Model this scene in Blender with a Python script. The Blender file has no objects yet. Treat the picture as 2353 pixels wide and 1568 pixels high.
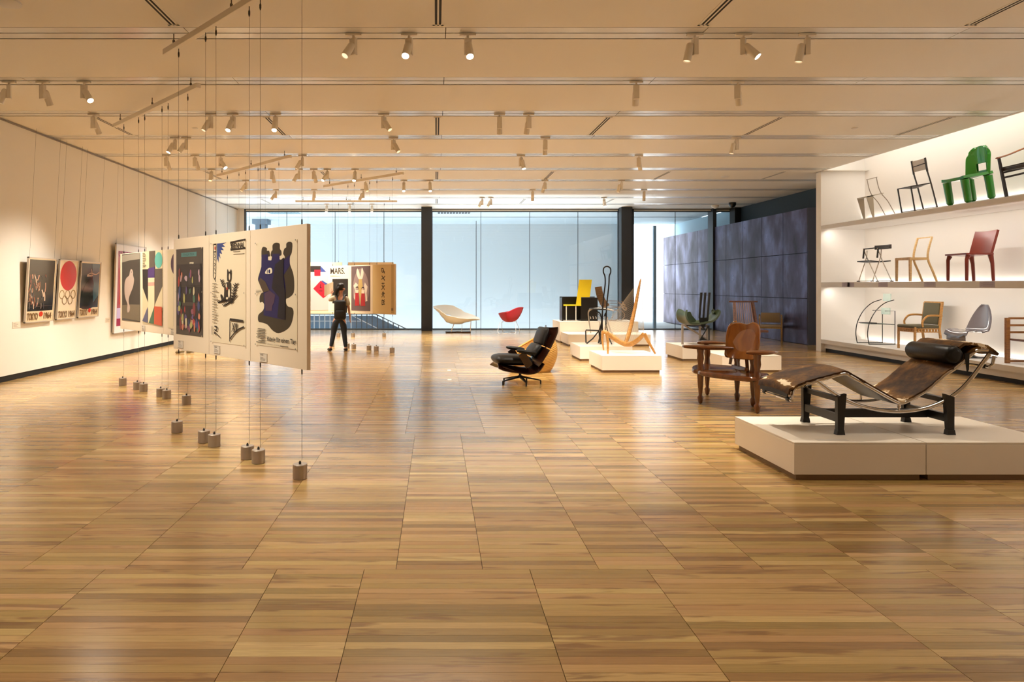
import bpy, bmesh, math, random
from mathutils import Vector, Matrix, noise

C = bpy.context.scene.collection
PI = math.pi
F, VX, VY, EYE = 1569.0, 1002.0, 656.0, 1.52          # focal length in pixels, vanishing point, eye height
RM_L, RM_R, GLASS, CEIL = -6.80, 8.82, 23.4, 4.14

# ------------------------------------------------------------------ camera, world, light, exposure
cam = bpy.data.cameras.new('camera'); camo = bpy.data.objects.new('camera', cam); C.objects.link(camo)
camo.location = (0, 0, EYE); camo.rotation_euler = (PI/2, 0, 0)
cam.sensor_width = 36.0; cam.sensor_fit = 'HORIZONTAL'; cam.lens = 36.0*F/2353.0
cam.shift_x = (1176.5-VX)/2353.0; cam.shift_y = -(784.0-VY)/2353.0
cam.clip_start = 0.05; cam.clip_end = 300
bpy.context.scene.camera = camo
vs = bpy.context.scene.view_settings
vs.view_transform = 'Standard'; vs.look = 'None'; vs.gamma = 1.0; vs.use_curve_mapping = False
vs.exposure = 0.0

world = bpy.data.worlds.new('sky'); bpy.context.scene.world = world; world.use_nodes = True
bg = world.node_tree.nodes['Background']
bg.inputs[0].default_value = (0.84, 0.92, 1.0, 1); bg.inputs[1].default_value = 5.0

WARM = (1.0, 0.92, 0.79)
def area(name, loc, size, rot, power, col):
    l = bpy.data.lights.new(name, 'AREA'); l.shape = 'RECTANGLE'; l.size, l.size_y = size
    l.energy = power; l.color = col
    o = bpy.data.objects.new(name, l); C.objects.link(o); o.location = loc; o.rotation_euler = rot
    return o
# daylight that rises from the lower level of the atrium behind the glass
area('daylight_lower_level', (-4.0, 26.6, -4.6), (20, 3.6), (PI, 0, 0), 1600, (0.88, 0.94, 1.0))
area('daylight_sunlit_paving', (-3.0, 28.0, -5.0), (19, 0.5), (PI+0.66, 0, 0), 430, (0.84, 0.93, 1.0)).data.spread = math.radians(42)
# strip lights hidden behind the lip of the lit niche (ceiling) and behind each shelf
NICHE = (1.0, 0.93, 0.84)
area('niche_top_strip', (9.05, 8.7, 4.70), (0.2, 13.6), (0, -0.5, 0), 64, NICHE).data.shape = 'RECTANGLE'
for zz in (0.24, 1.55, 3.00):
    area('shelf_strip', (9.83, 8.6, zz), (0.03, 14.0), (PI, 0, 0), 26, NICHE)
for zz in (1.472, 2.797):
    area('shelf_front_strip', (8.98, 8.6, zz), (0.04, 14.0), (0, -0.35, 0), 90, NICHE)

SPOT_POWER = 485
def spot(name, loc, rot, power, size=1.25, blend=0.9, col=WARM, parent=None):
    l = bpy.data.lights.new(name, 'SPOT'); l.energy = power; l.color = col
    l.spot_size = size; l.spot_blend = blend; l.shadow_soft_size = 0.03
    o = bpy.data.objects.new(name, l); C.objects.link(o); o.location = loc; o.rotation_euler = rot
    o.parent = parent
    return o
# the lamps of the part of the room behind the camera and overhead, outside the frame
for x in (-5.0, -1.8, 1.6, 4.8, 7.6):
    for y, k_ in ((4.6, .75), (1.6, .55), (-1.6, .7), (-4.6, .8)):
        spot('room_lamp', (x, y, 4.0), (0, 0, 0), SPOT_POWER*.5*k_, 1.7, 1.0).data.shadow_soft_size = .6

for (x, y), (tx, ty), pw in (((-3.6, 3.4), (-1.6, 5.9), .9), ((-4.6, 4.6), (-2.4, 6.6), .9), ((-6.0, 6.6), (-3.7, 9.3), .8)):
    d_ = Vector((tx-x, ty-y, 1.4-4.0)); spot('board_lamp', (x, y, 4.0), d_.to_track_quat('-Z', 'Y').to_euler(), SPOT_POWER*pw, .9, 1.0)

# ------------------------------------------------------------------ helpers
def lin(c):
    if isinstance(c, str):
        c = [int(c[i:i+2], 16)/255 for i in (0, 2, 4)]
    return tuple((v/12.92 if v <= .04045 else ((v+.055)/1.055)**2.4) for v in c)
MATS = {}
def mat(name, col, rough=.5, metal=0.0, spec=.5, emit=0, coat=0, bump=0, bscale=60, var=0, vscale=6, alpha=1, trans=0, stretch=(1,1,1), sheen=0):
    if name in MATS: return MATS[name]
    m = bpy.data.materials.new(name); m.use_nodes = True; nt = m.node_tree; N = nt.nodes; L = nt.links
    b = N['Principled BSDF']; c = lin(col)
    b.inputs['Base Color'].default_value = (*c, 1); b.inputs['Roughness'].default_value = rough
    b.inputs['Metallic'].default_value = metal; b.inputs['Specular IOR Level'].default_value = spec
    b.inputs['Coat Weight'].default_value = coat; b.inputs['Coat Roughness'].default_value = .08
    b.inputs['Alpha'].default_value = alpha; b.inputs['Transmission Weight'].default_value = trans
    b.inputs['Sheen Weight'].default_value = sheen
    if emit:
        b.inputs['Emission Color'].default_value = (*c, 1); b.inputs['Emission Strength'].default_value = emit
    if bump or var:
        tc = N.new('ShaderNodeTexCoord'); mp = N.new('ShaderNodeMapping'); L.new(tc.outputs['Object'], mp.inputs[0])
        mp.inputs['Scale'].default_value = stretch
    if bump:
        n = N.new('ShaderNodeTexNoise'); n.inputs['Scale'].default_value = bscale; n.inputs['Detail'].default_value = 4
        L.new(mp.outputs[0], n.inputs[0]); bp = N.new('ShaderNodeBump'); bp.inputs['Strength'].default_value = bump
        bp.inputs['Distance'].default_value = .01
        L.new(n.outputs[0], bp.inputs['Height']); L.new(bp.outputs[0], b.inputs['Normal'])
    if var:
        n = N.new('ShaderNodeTexNoise'); n.inputs['Scale'].default_value = vscale; n.inputs['Detail'].default_value = 5
        L.new(mp.outputs[0], n.inputs[0])
        r = N.new('ShaderNodeValToRGB'); r.color_ramp.elements[0].position = .3; r.color_ramp.elements[1].position = .7
        r.color_ramp.elements[0].color = (*[v*(1-var) for v in c], 1); r.color_ramp.elements[1].color = (*[min(1, v*(1+var)) for v in c], 1)
        L.new(n.outputs[0], r.inputs[0]); L.new(r.outputs[0], b.inputs['Base Color'])
    MATS[name] = m
    return m
def wood(name, col, dark, rough=.35, coat=0, stretch=(2, 14, 14), scale=3):
    if name in MATS: return MATS[name]
    m = mat(name, col, rough, coat=coat, bump=.06, bscale=30); nt = m.node_tree; N = nt.nodes; L = nt.links
    tc = N.new('ShaderNodeTexCoord'); mp = N.new('ShaderNodeMapping'); mp.inputs['Scale'].default_value = stretch
    n = N.new('ShaderNodeTexNoise'); n.inputs['Scale'].default_value = scale; n.inputs['Detail'].default_value = 6; n.inputs['Distortion'].default_value = .6
    r = N.new('ShaderNodeValToRGB'); r.color_ramp.elements[0].position = .32; r.color_ramp.elements[1].position = .68
    r.color_ramp.elements[0].color = (*lin(dark), 1); r.color_ramp.elements[1].color = (*lin(col), 1)
    L.new(tc.outputs['Object'], mp.inputs[0]); L.new(mp.outputs[0], n.inputs[0]); L.new(n.outputs[0], r.inputs[0])
    L.new(r.outputs[0], N['Principled BSDF'].inputs['Base Color'])
    return m

def catmull(pts, k=6, closed=False):
    pts = [Vector(p) for p in pts]; n = len(pts); out = []
    rng = range(n if closed else n-1)
    for i in rng:
        if closed: p0, p1, p2, p3 = pts[(i-1) % n], pts[i], pts[(i+1) % n], pts[(i+2) % n]
        else: p0, p1, p2, p3 = pts[max(i-1, 0)], pts[i], pts[i+1], pts[min(i+2, n-1)]
        for j in range(k):
            t = j/k
            out.append(.5*((2*p1)+(p2-p0)*t+(2*p0-5*p1+4*p2-p3)*t*t+(3*p1-p0-3*p2+p3)*t**3))
    if not closed: out.append(pts[-1])
    return out

class MB:
    def __init__(s): s.v = []; s.f = []; s.tone = None
    def add(s, vs_, fs_):
        o = len(s.v); s.v += [tuple(v) for v in vs_]; s.f += [tuple(i+o for i in f) for f in fs_]; return s
    def box(s, a, b, M=None, bev=0, seg=2):
        x0, y0, z0 = a; x1, y1, z1 = b
        v = [Vector(p) for p in ((x0,y0,z0),(x1,y0,z0),(x1,y1,z0),(x0,y1,z0),(x0,y0,z1),(x1,y0,z1),(x1,y1,z1),(x0,y1,z1))]
        f = [(0,3,2,1),(4,5,6,7),(0,1,5,4),(1,2,6,5),(2,3,7,6),(3,0,4,7)]
        if bev:
            bm = bmesh.new(); bv = [bm.verts.new(p) for p in v]
            for q in f: bm.faces.new([bv[i] for i in q])
            bmesh.ops.bevel(bm, geom=list(bm.edges), offset=bev, segments=seg, affect='EDGES', profile=.5)
            bm.verts.index_update(); v = [p.co.copy() for p in bm.verts]; f = [[q.index for q in fc.verts] for fc in bm.faces]; bm.free()
        if M is not None: v = [M @ p for p in v]
        return s.add(v, f)
    def bar(s, p, q, w, h, up=(0,0,1), bev=0, w2=None, h2=None):      # rectangular bar between two points
        p = Vector(p); q = Vector(q); d = (q-p); L_ = d.length; d.normalize(); up = Vector(up)
        if abs(d.dot(up)) > .98: up = Vector((0,1,0)) if abs(d.y) < .9 else Vector((1,0,0))
        sd = d.cross(up).normalized(); u = sd.cross(d).normalized()
        w2 = w if w2 is None else w2; h2 = h if h2 is None else h2; v = []
        for c, ww, hh in ((p, w, h), (q, w2, h2)):
            for a, b in ((-1,-1),(1,-1),(1,1),(-1,1)): v.append(c+sd*(a*ww/2)+u*(b*hh/2))
        return s.add(v, [(0,3,2,1),(4,5,6,7),(0,1,5,4),(1,2,6,5),(2,3,7,6),(3,0,4,7)])
    def tube(s, pts, r, n=8, closed=False, smooth=0, cap=True, flat=None):
        if smooth: 
            if not isinstance(r, (int, float)): raise ValueError
            pts = catmull(pts, smooth, closed)
        pts = [Vector(p) for p in pts]; m = len(pts); v = []
        rs = [r]*m if isinstance(r, (int, float)) else list(r)
        prev = None
        for i in range(m):
            if closed: d = pts[(i+1) % m]-pts[(i-1) % m]
            else: d = pts[min(i+1, m-1)]-pts[max(i-1, 0)]
            if d.length < 1e-9: d = Vector((0,0,1))
            d.normalize()
            if prev is None:
                a = Vector((0,0,1)) if abs(d.z) < .9 else Vector((0,1,0))
                u = (a-d*a.dot(d)).normalized()
            else: u = (prev-d*prev.dot(d)).normalized()
            prev = u; w = d.cross(u)
            fx, fy = flat if flat else (1, 1)
            for k in range(n):
                t = 2*PI*k/n; v.append(pts[i]+u*(math.cos(t)*rs[i]*fx)+w*(math.sin(t)*rs[i]*fy))
        f = []
        for i in range(m if closed else m-1):
            a = i*n; b = ((i+1) % m)*n
            for k in range(n): f.append((a+k, a+(k+1) % n, b+(k+1) % n, b+k))
        if cap and not closed:
            f.append(tuple(range(n-1, -1, -1))); f.append(tuple(range((m-1)*n, m*n)))
        return s.add(v, f)
    def lathe(s, prof, n=20, c=(0,0,0), M=None, sx=1, sy=1):
        v = []; f = []; c = Vector(c)
        for r, z in prof:
            for k in range(n):
                t = 2*PI*k/n; p = Vector((r*math.cos(t)*sx, r*math.sin(t)*sy, z))
                if M is not None: p = M @ p
                v.append(p+c)
        for i in range(len(prof)-1):
            for k in range(n): f.append((i*n+k, i*n+(k+1) % n, (i+1)*n+(k+1) % n, (i+1)*n+k))
        f.append(tuple(range(n-1, -1, -1))); f.append(tuple(range((len(prof)-1)*n, len(prof)*n)))
        return s.add(v, f)
    def prism(s, poly, d, fn):        # poly: 2D points, fn(u, v, w) -> 3D, extruded w from d[0] to d[1]
        n = len(poly); v = [fn(a, b, d[0]) for a, b in poly]+[fn(a, b, d[1]) for a, b in poly]
        return s.add(v, [tuple(range(n-1, -1, -1)), tuple(range(n, 2*n))]+[(i, (i+1) % n, n+(i+1) % n, n+i) for i in range(n)])
    def grid(s, P, nu, nv, thick=0, closed_u=False):   # P(i,j) -> point; a sheet, thickened along its normals
        pts = [[Vector(P(i, j)) for j in range(nv)] for i in range(nu)]
        if thick:
            nor = [[None]*nv for _ in range(nu)]
            for i in range(nu):
                for j in range(nv):
                    iu0, iu1 = ((i-1) % nu, (i+1) % nu) if closed_u else (max(i-1,0), min(i+1,nu-1))
                    a = pts[iu1][j]-pts[iu0][j]
                    b = pts[i][min(j+1,nv-1)]-pts[i][max(j-1,0)]
                    nn = a.cross(b); nn = nn.normalized() if nn.length > 1e-9 else Vector((0,0,1)); nor[i][j] = nn
            v = [pts[i][j]+nor[i][j]*thick/2 for i in range(nu) for j in range(nv)]+[pts[i][j]-nor[i][j]*thick/2 for i in range(nu) for j in range(nv)]
        else: v = [pts[i][j] for i in range(nu) for j in range(nv)]
        f = []; K = nu*nv; mu = nu if closed_u else nu-1
        for i in range(mu):
            for j in range(nv-1):
                a, b, c, d = i*nv+j, ((i+1) % nu)*nv+j, ((i+1) % nu)*nv+j+1, i*nv+j+1
                f.append((a, b, c, d))
                if thick: f.append((d+K, c+K, b+K, a+K))
        if thick:
            for i in range(mu):
                a, b = i*nv, ((i+1) % nu)*nv; f.append((a, a+K, b+K, b))
                a, b = i*nv+nv-1, ((i+1) % nu)*nv+nv-1; f.append((a, b, b+K, a+K))
            if not closed_u:
                for j in range(nv-1):
                    f.append((j, j+1, j+1+K, j+K)); a = (nu-1)*nv+j; f.append((a, a+K, a+1+K, a+1))
        return s.add(v, f)
    def build(s, name, m, parent=None, smooth=False, ang=35, loc=(0,0,0), sub=0):
        me = bpy.data.meshes.new(name); me.from_pydata(s.v, [], s.f); me.update()
        if smooth:
            me.polygons.foreach_set('use_smooth', [True]*len(me.polygons))
            try: me.set_sharp_from_angle(angle=math.radians(ang))
            except Exception: pass
        me.materials.append(m); o = bpy.data.objects.new(name, me); C.objects.link(o); o.location = loc
        if parent is not None: o.parent = parent
        if sub:
            md = o.modifiers.new('sub', 'SUBSURF'); md.levels = sub; md.render_levels = sub
        return o
def tag(o, label=None, cat=None, group=None, kind=None):
    if label: o['label'] = label
    if cat: o['category'] = cat
    if group: o['group'] = group
    if kind: o['kind'] = kind
    return o
def thing(name, label, cat, loc=(0,0,0), rotz=0, group=None, roty=0, rotx=0):
    o = bpy.data.objects.new(name, None); C.objects.link(o); o.location = loc; o.rotation_euler = (rotx, roty, rotz)
    o.empty_display_size = .1
    return tag(o, label, cat, group)
def struct(name, mb, m, parent=None, label=None, **k):
    o = mb.build(name, m, parent, **k)
    if parent is None: o['kind'] = 'structure'
    if label: o['label'] = label
    return o
def P(px, py, Y): return Vector(((px-VX)*Y/F, Y, EYE-(py-VY)*Y/F))      # photograph pixel and depth -> room point
def G(px, py, z=0): Y = F*(EYE-z)/(py-VY); return Vector(((px-VX)*Y/F, Y, z))
def copy_tree(o, parent=None):
    c = o.copy(); C.objects.link(c); c.parent = parent
    for ch in list(o.children): copy_tree(ch, c)
    return c

# ------------------------------------------------------------------ setting materials
M_WHITE = mat('white_painted_wall', 'ece6dc', .6, bump=.02, bscale=200)
M_CEIL = mat('white_ceiling_board', 'e9e2d6', .55)
M_CEIL2 = M_CEIL
M_TRACK = mat('satin_white_metal', 'dcdad6', .22, spec=.8)
M_SLOT = mat('black_slot', '140f0c', .7)
M_NICHE = mat('niche_white', 'f4f0ea', .5)
M_SHELF = mat('shelf_white', 'dcd8d4', .45)
M_DARKMETAL = mat('dark_blue_grey_steel', '2c3036', .45)
M_FRAME = mat('window_frame_steel', '3a4148', .4)
M_BLACK = mat('black_plinth', '0f0d0c', .6)

def rust():
    m = mat('weathered_steel', '4c3c40', .42, metal=.75, spec=.7, bump=.1, bscale=9); N = m.node_tree.nodes; L = m.node_tree.links
    tc = N.new('ShaderNodeTexCoord'); mp = N.new('ShaderNodeMapping'); mp.inputs['Scale'].default_value = (1, 1.1, .6)
    n = N.new('ShaderNodeTexNoise'); n.inputs['Scale'].default_value = 1.5; n.inputs['Detail'].default_value = 6; n.inputs['Roughness'].default_value = .55
    g = N.new('ShaderNodeNewGeometry'); L.new(g.outputs['Position'], mp.inputs[0]); L.new(mp.outputs[0], n.inputs[0])
    r = N.new('ShaderNodeValToRGB'); e = r.color_ramp.elements; e[0].position = .32; e[0].color = (*lin('342630'), 1); e[1].position = .7; e[1].color = (*lin('7c7898'), 1)
    x = e.new(.5); x.color = (*lin('52465a'), 1)
    L.new(n.outputs[0], r.inputs[0]); L.new(r.outputs[0], N['Principled BSDF'].inputs['Base Color'])
    r2 = N.new('ShaderNodeMapRange'); r2.inputs[1].default_value = .3; r2.inputs[2].default_value = .7; r2.inputs[3].default_value = .42; r2.inputs[4].default_value = .27
    L.new(n.outputs[0], r2.inputs[0]); L.new(r2.outputs[0], N['Principled BSDF'].inputs['Roughness'])
    return m
M_RUST = rust()

def glass():
    m = bpy.data.materials.new('window_glass'); m.use_nodes = True; N = m.node_tree.nodes; L = m.node_tree.links
    N.clear(); o = N.new('ShaderNodeOutputMaterial'); mx = N.new('ShaderNodeMixShader'); t = N.new('ShaderNodeBsdfTransparent'); g = N.new('ShaderNodeBsdfGlossy')
    t.inputs[0].default_value = (.955, .98, .985, 1); g.inputs['Roughness'].default_value = 0.0; 
    ge = N.new('ShaderNodeNewGeometry'); dt = N.new('ShaderNodeVectorMath'); dt.operation = 'DOT_PRODUCT'
    L.new(ge.outputs['Incoming'], dt.inputs[0]); L.new(ge.outputs['Normal'], dt.inputs[1])
    def mth(op, a, b=None, v=None):
        q = N.new('ShaderNodeMath'); q.operation = op; L.new(a, q.inputs[0]) if not isinstance(a, float) else setattr(q.inputs[0], 'default_value', a)
        if b is not None: L.new(b, q.inputs[1])
        if v is not None: q.inputs[1].default_value = v
        return q.outputs[0]
    c = mth('ABSOLUTE', dt.outputs['Value']); om = mth('SUBTRACT', 1.0, c); p5 = mth('POWER', om, v=5.0); sc_ = mth('MULTIPLY', p5, v=.95)
    fr = N.new('ShaderNodeMath'); fr.operation = 'ADD'; fr.inputs[1].default_value = .045; L.new(sc_, fr.inputs[0])
    L.new(fr.outputs[0], mx.inputs[0]); L.new(t.outputs[0], mx.inputs[1]); L.new(g.outputs[0], mx.inputs[2]); L.new(mx.outputs[0], o.inputs[0])
    return m
M_GLASS = glass()

def floorwood():
    m = bpy.data.materials.new('oiled_oak_floor'); m.use_nodes = True; N = m.node_tree.nodes; L = m.node_tree.links; b = N['Principled BSDF']
    at = N.new('ShaderNodeAttribute'); at.attribute_name = 'tone'; sp = N.new('ShaderNodeSeparateColor'); L.new(at.outputs['Color'], sp.inputs[0])
    g = N.new('ShaderNodeNewGeometry')
    of = N.new('ShaderNodeCombineXYZ'); mu = N.new('ShaderNodeMath'); mu.operation = 'MULTIPLY'; mu.inputs[1].default_value = 57.0
    L.new(sp.outputs[2], mu.inputs[0]); L.new(mu.outputs[0], of.inputs[0]); L.new(mu.outputs[0], of.inputs[2])
    ad = N.new('ShaderNodeVectorMath'); ad.operation = 'ADD'; L.new(g.outputs['Position'], ad.inputs[0]); L.new(of.outputs[0], ad.inputs[1])
    def nz(sc, scale, det, dist=0):
        mp = N.new('ShaderNodeMapping'); mp.inputs['Scale'].default_value = sc; L.new(ad.outputs[0], mp.inputs[0])
        n = N.new('ShaderNodeTexNoise'); n.inputs['Scale'].default_value = scale; n.inputs['Detail'].default_value = det; n.inputs['Distortion'].default_value = dist
        L.new(mp.outputs[0], n.inputs[0]); return n
    base = N.new('ShaderNodeValToRGB'); e = base.color_ramp.elements
    e[0].position = 0; e[0].color = (*lin('8d6d3c'), 1); e[1].position = 1; e[1].color = (*lin('d0ae75'), 1)
    x = e.new(.35); x.color = (*lin('ac8851'), 1); x = e.new(.7); x.color = (*lin('bf9a62'), 1)
    L.new(sp.outputs[0], base.inputs[0])
    hue = N.new('ShaderNodeHueSaturation'); mh = N.new('ShaderNodeMapRange'); mh.inputs[3].default_value = .488; mh.inputs[4].default_value = .512
    L.new(sp.outputs[1], mh.inputs[0]); L.new(mh.outputs[0], hue.inputs['Hue']); L.new(base.outputs[0], hue.inputs['Color'])
    fine = nz((3, 60, 1), 1.6, 5, .8); fr = N.new('ShaderNodeMapRange'); fr.inputs[1].default_value = .3; fr.inputs[2].default_value = .7; fr.inputs[3].default_value = .86; fr.inputs[4].default_value = 1.06
    L.new(fine.outputs[0], fr.inputs[0])
    m1 = N.new('ShaderNodeMix'); m1.data_type = 'RGBA'; m1.blend_type = 'MULTIPLY'; m1.inputs[0].default_value = 1
    L.new(hue.outputs[0], m1.inputs[6]); L.new(fr.outputs[0], m1.inputs[7])
    heart = nz((1.9, 15, 1), 1.0, 3, .5); hr = N.new('ShaderNodeMapRange'); hr.inputs[1].default_value = .575; hr.inputs[2].default_value = .67
    L.new(heart.outputs[0], hr.inputs[0])
    m2 = N.new('ShaderNodeMix'); m2.data_type = 'RGBA'; m2.inputs[7].default_value = (*lin('7a5430'), 1)
    hm = N.new('ShaderNodeMath'); hm.operation = 'MULTIPLY'; hm.inputs[1].default_value = .72; L.new(hr.outputs[0], hm.inputs[0])
    L.new(hm.outputs[0], m2.inputs[0]); L.new(m1.outputs[2], m2.inputs[6])
    L.new(m2.outputs[2], b.inputs['Base Color'])
    b.inputs['Roughness'].default_value = .22; b.inputs['Specular IOR Level'].default_value = .7; b.inputs['Coat Weight'].default_value = .2; b.inputs['Coat Roughness'].default_value = .25
    bp = N.new('ShaderNodeBump'); bp.inputs['Strength'].default_value = .05; bp.inputs['Distance'].default_value = .004
    L.new(fine.outputs[0], bp.inputs['Height']); L.new(bp.outputs[0], b.inputs['Normal'])
    return m
M_FLOOR = floorwood()

# ------------------------------------------------------------------ floor: oak planks laid in blocks
random.seed(4)
YB = -6.0
floor = struct('floor', MB().box((RM_L-.1, YB, -.30), (11.2, GLASS, -.012)), mat('floor_screed', '2a1a0e', .9), label='oak plank floor laid in staggered blocks')
joints = {0: (-4.55, -3.62, -2.73, -1.769, -.85, -.384, .50, 1.127, 2.062, 2.62, 3.55, 4.1, 5.0),
          1: (-4.1, -3.15, -2.215, -1.667, -1.04, -.2145, .2494, .872, 1.331, 1.751, 2.317, 2.788, 3.34, 4.1, 4.55),
          2: (-2.9, -2.3, -1.78, -.832, -.3166, .504, 1.066, 1.547, 2.1, 2.9)}
rows = [3.652+3.32*k for k in range(-3, 7)]
allp = []
for ri in range(-3, 7):
    y0, y1 = 3.652+3.32*(ri-1), 3.652+3.32*ri
    js = list(joints.get(ri, (0.12*ri,)))
    while js[0] > RM_L: js.insert(0, js[0]-random.choice((.465, .62, .9, .93, .56)))
    while js[-1] < 11: js.append(js[-1]+random.choice((.465, .62, .9, .93, .56)))
    js[0] = RM_L; js[-1] = 11.0
    n = 58; st = (y1-y0)/n
    for a, b in zip(js, js[1:]):
        bt = random.random()
        for k in range(n):
            ya, yb = y0+k*st, y0+(k+1)*st
            if yb > GLASS-.02 or ya < YB: continue
            t = min(1, max(0, random.gauss(.42+.16*(bt-.5), .24)))
            allp.append((a, b, ya, yb, (t, random.random(), random.random())))
def vis(p):
    a, b, ya, yb, _ = p
    if ya < 2.0: ya = 2.0
    if yb <= 2.62: return 0
    y = .5*(ya+yb); xa = max(0, VX+F*a/y); xb = min(2353, VX+F*b/y)
    pa = VY+F*EYE/ya; pb = VY+F*EYE/yb
    return max(0, xb-xa)*max(0, min(pa, 1568)-pb)
allp.sort(key=vis, reverse=True)
def plankmesh(ps, name):
    v = []; f = []; tn = []
    for a, b, ya, yb, t in ps:
        o = len(v); gx, gy = .0014, .0006
        for z, i in ((0, 0), (-.012, 0)):
            v += [(a+gx, ya+gy, z), (b-gx, ya+gy, z), (b-gx, yb-gy, z), (a+gx, yb-gy, z)]
        f += [(o, o+1, o+2, o+3), (o, o+4, o+5, o+1), (o+1, o+5, o+6, o+2), (o+2, o+6, o+7, o+3), (o+3, o+7, o+4, o)]
        tn += [t]*5
    me = bpy.data.meshes.new(name); me.from_pydata(v, [], f); at = me.attributes.new('tone', 'FLOAT_COLOR', 'FACE')
    at.data.foreach_set('color', [c for t in tn for c in (*t, 1)]); me.materials.append(M_FLOOR)
    o = bpy.data.objects.new(name, me); C.objects.link(o); o.parent = floor; return o
for p in allp[:300]: plankmesh([p], 'plank')
plankmesh(allp[300:], 'plank_field')['kind'] = 'stuff'

# ------------------------------------------------------------------ ceiling: boards between lighting tracks
ceil_ = struct('ceiling', MB().box((RM_L-.2, YB, 4.34), (RM_R, GLASS, 4.5)).box((RM_R, 15.95, 4.34), (10.6, GLASS, 4.5)), mat('ceiling_void', '3a332c', .9), label='white ceiling with recessed lighting tracks')
TR = [7.10+1.657*k for k in range(-8, 10)]
edges = [YB]+[e for t in TR for e in (t-.165, t+.165)]+[GLASS]
for i in range(0, len(edges), 2):
    if edges[i+1]-edges[i] > .05:
        MB().box((RM_L-.05, edges[i]+.004, CEIL), (RM_R if edges[i+1] < 15.8 else 10.35, edges[i+1]-.004, CEIL+.008)).build('ceiling_board', M_CEIL, ceil_)
xs = [RM_L+.01]+[.1+2.67*k for k in range(-2, 4)]
for t in TR:
    xe = RM_R-.01 if t < 15.8 else 10.3
    cuts = [x for x in xs if x < xe-.5]+[xe]
    for a, b in zip(cuts, cuts[1:]):
        for s in (-1, 1):
            y0, y1 = (t-.149, t-.011) if s < 0 else (t+.011, t+.149)
            MB().box((a+.004, y0, CEIL+.004), (b-.004, y1, CEIL+.010)).build('track_plate', M_TRACK, ceil_)
    MB().box((RM_L, t-.19, CEIL+.035), (xe, t+.19, CEIL+.045)).build('track_channel', M_SLOT, ceil_)

def vent(x, y0, y1, label):
    t = thing('ceiling_vent', label, 'ceiling vent', (x, (y0+y1)/2, CEIL), 0, 'slot vents in the ceiling')
    L_ = (y1-y0)/2
    f = MB()
    for a, b in ((-.055, -.032), (-.008, .008), (.032, .055)): f.box((a, -L_-.03, -.004), (b, L_+.03, .0))
    for a, b in ((-L_-.03, -L_), (L_, L_+.03)): f.box((-.055, a, -.004), (.055, b, .0))
    f.build('frame', M_CEIL, t)
    for a, b in ((-.032, -.008), (.008, .032)): MB().box((a, -L_, -.0025), (b, L_, 0)).build('slot', M_SLOT, t)
vx_ = [(-5.3, 'leftmost'), (-2.64, 'second from the left'), (.02, 'third from the left'), (2.69, 'fourth from the left'), (5.38, 'fifth from the left'), (8.03, 'rightmost')]
for yy0, yy1, rn in ((5.6, 6.85, 'nearest'), (10.65, 11.88, 'second'), (15.72, 16.85, 'third'), (20.7, 21.85, 'farthest')):
    for x, nm in vx_:
        if yy0 < 6 and x < -4: continue
        if yy0 > 20 and x > 8: continue
        vent(x, yy0, yy1, 'twin slot ceiling vent, %s in the %s row of vents' % (nm, rn))

# ------------------------------------------------------------------ walls
struct('wall_left', MB().box((RM_L-.25, YB, .09), (RM_L, GLASS+.2, 4.4)), M_WHITE, label='long white wall hung with framed posters')
struct('baseboard_left', MB().box((RM_L-.25, YB, -.01), (RM_L-.02, GLASS, .09)), M_BLACK, label='black recessed skirting under the left wall')
struct('trim_1', MB().box((RM_L, YB, CEIL-.035), (RM_L+.02, GLASS, CEIL-.012)), mat('picture_rail_grey', '8f857a', .4, metal=.5), label='thin picture rail along the top of the left wall')
struct('wall_front', MB().box((RM_L-.2, YB-.2, -.1), (11, YB, 4.4)), M_WHITE, label='white wall behind the camera')
# niche shell on the right
struct('wall_right', MB().box((9.86, 1.5, 0), (10.0, 15.7, 4.8)), M_NICHE, label='back wall of the lit display niche')
struct('trim_2', MB().box((8.85, 15.7, 0), (10.0, 15.9, 4.8)), M_NICHE, label='white end fin of the display niche')
struct('trim_3', MB().box((RM_R, 1.5, CEIL), (8.87, 15.9, 4.8)), M_NICHE, label='ceiling lip in front of the display niche')
struct('trim_4', MB().box((RM_R, 1.3, 4.8), (10.0, 15.9, 4.9)), M_NICHE, label='top of the display niche')
struct('wall_right_front', MB().box((8.85, YB, 0), (10.0, 1.5, 4.4)), M_WHITE, label='white wall before the display niche')
def shelf(label, z0, z1, slope=0):
    t = thing('display_shelf', label, 'shelf', (0, 0, 0), 0, 'shelves of the lit niche')
    if slope: 
        MB().prism([(8.85, z0), (9.80, z0), (9.80, z1+slope), (8.85, z1)], (1.5, 15.7), lambda a, b, w: (a, w, b)).build('board', M_SHELF, t)
    else: MB().box((8.85, 1.5, z0), (9.80, 15.7, z1)).build('board', M_SHELF, t)
    return t
shelf('top shelf of the lit niche, sloping up to the wall', 2.80, 2.89, .165)
shelf('middle shelf of the lit niche, with caption cards on its edge', 1.475, 1.59)
sb = shelf('bottom shelf of the lit niche, just above the floor', .19, .28)
MB().box((8.93, 1.5, .075), (9.86, 15.7, .19)).build('riser', M_SHELF, sb)
MB().box((8.96, 1.5, 0), (9.86, 15.7, .075)).build('kick', M_BLACK, sb)
MCARD = mat('lilac_card', 'b9b0bf', .6); MINK = mat('card_ink', '7a7284', .7)
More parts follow.
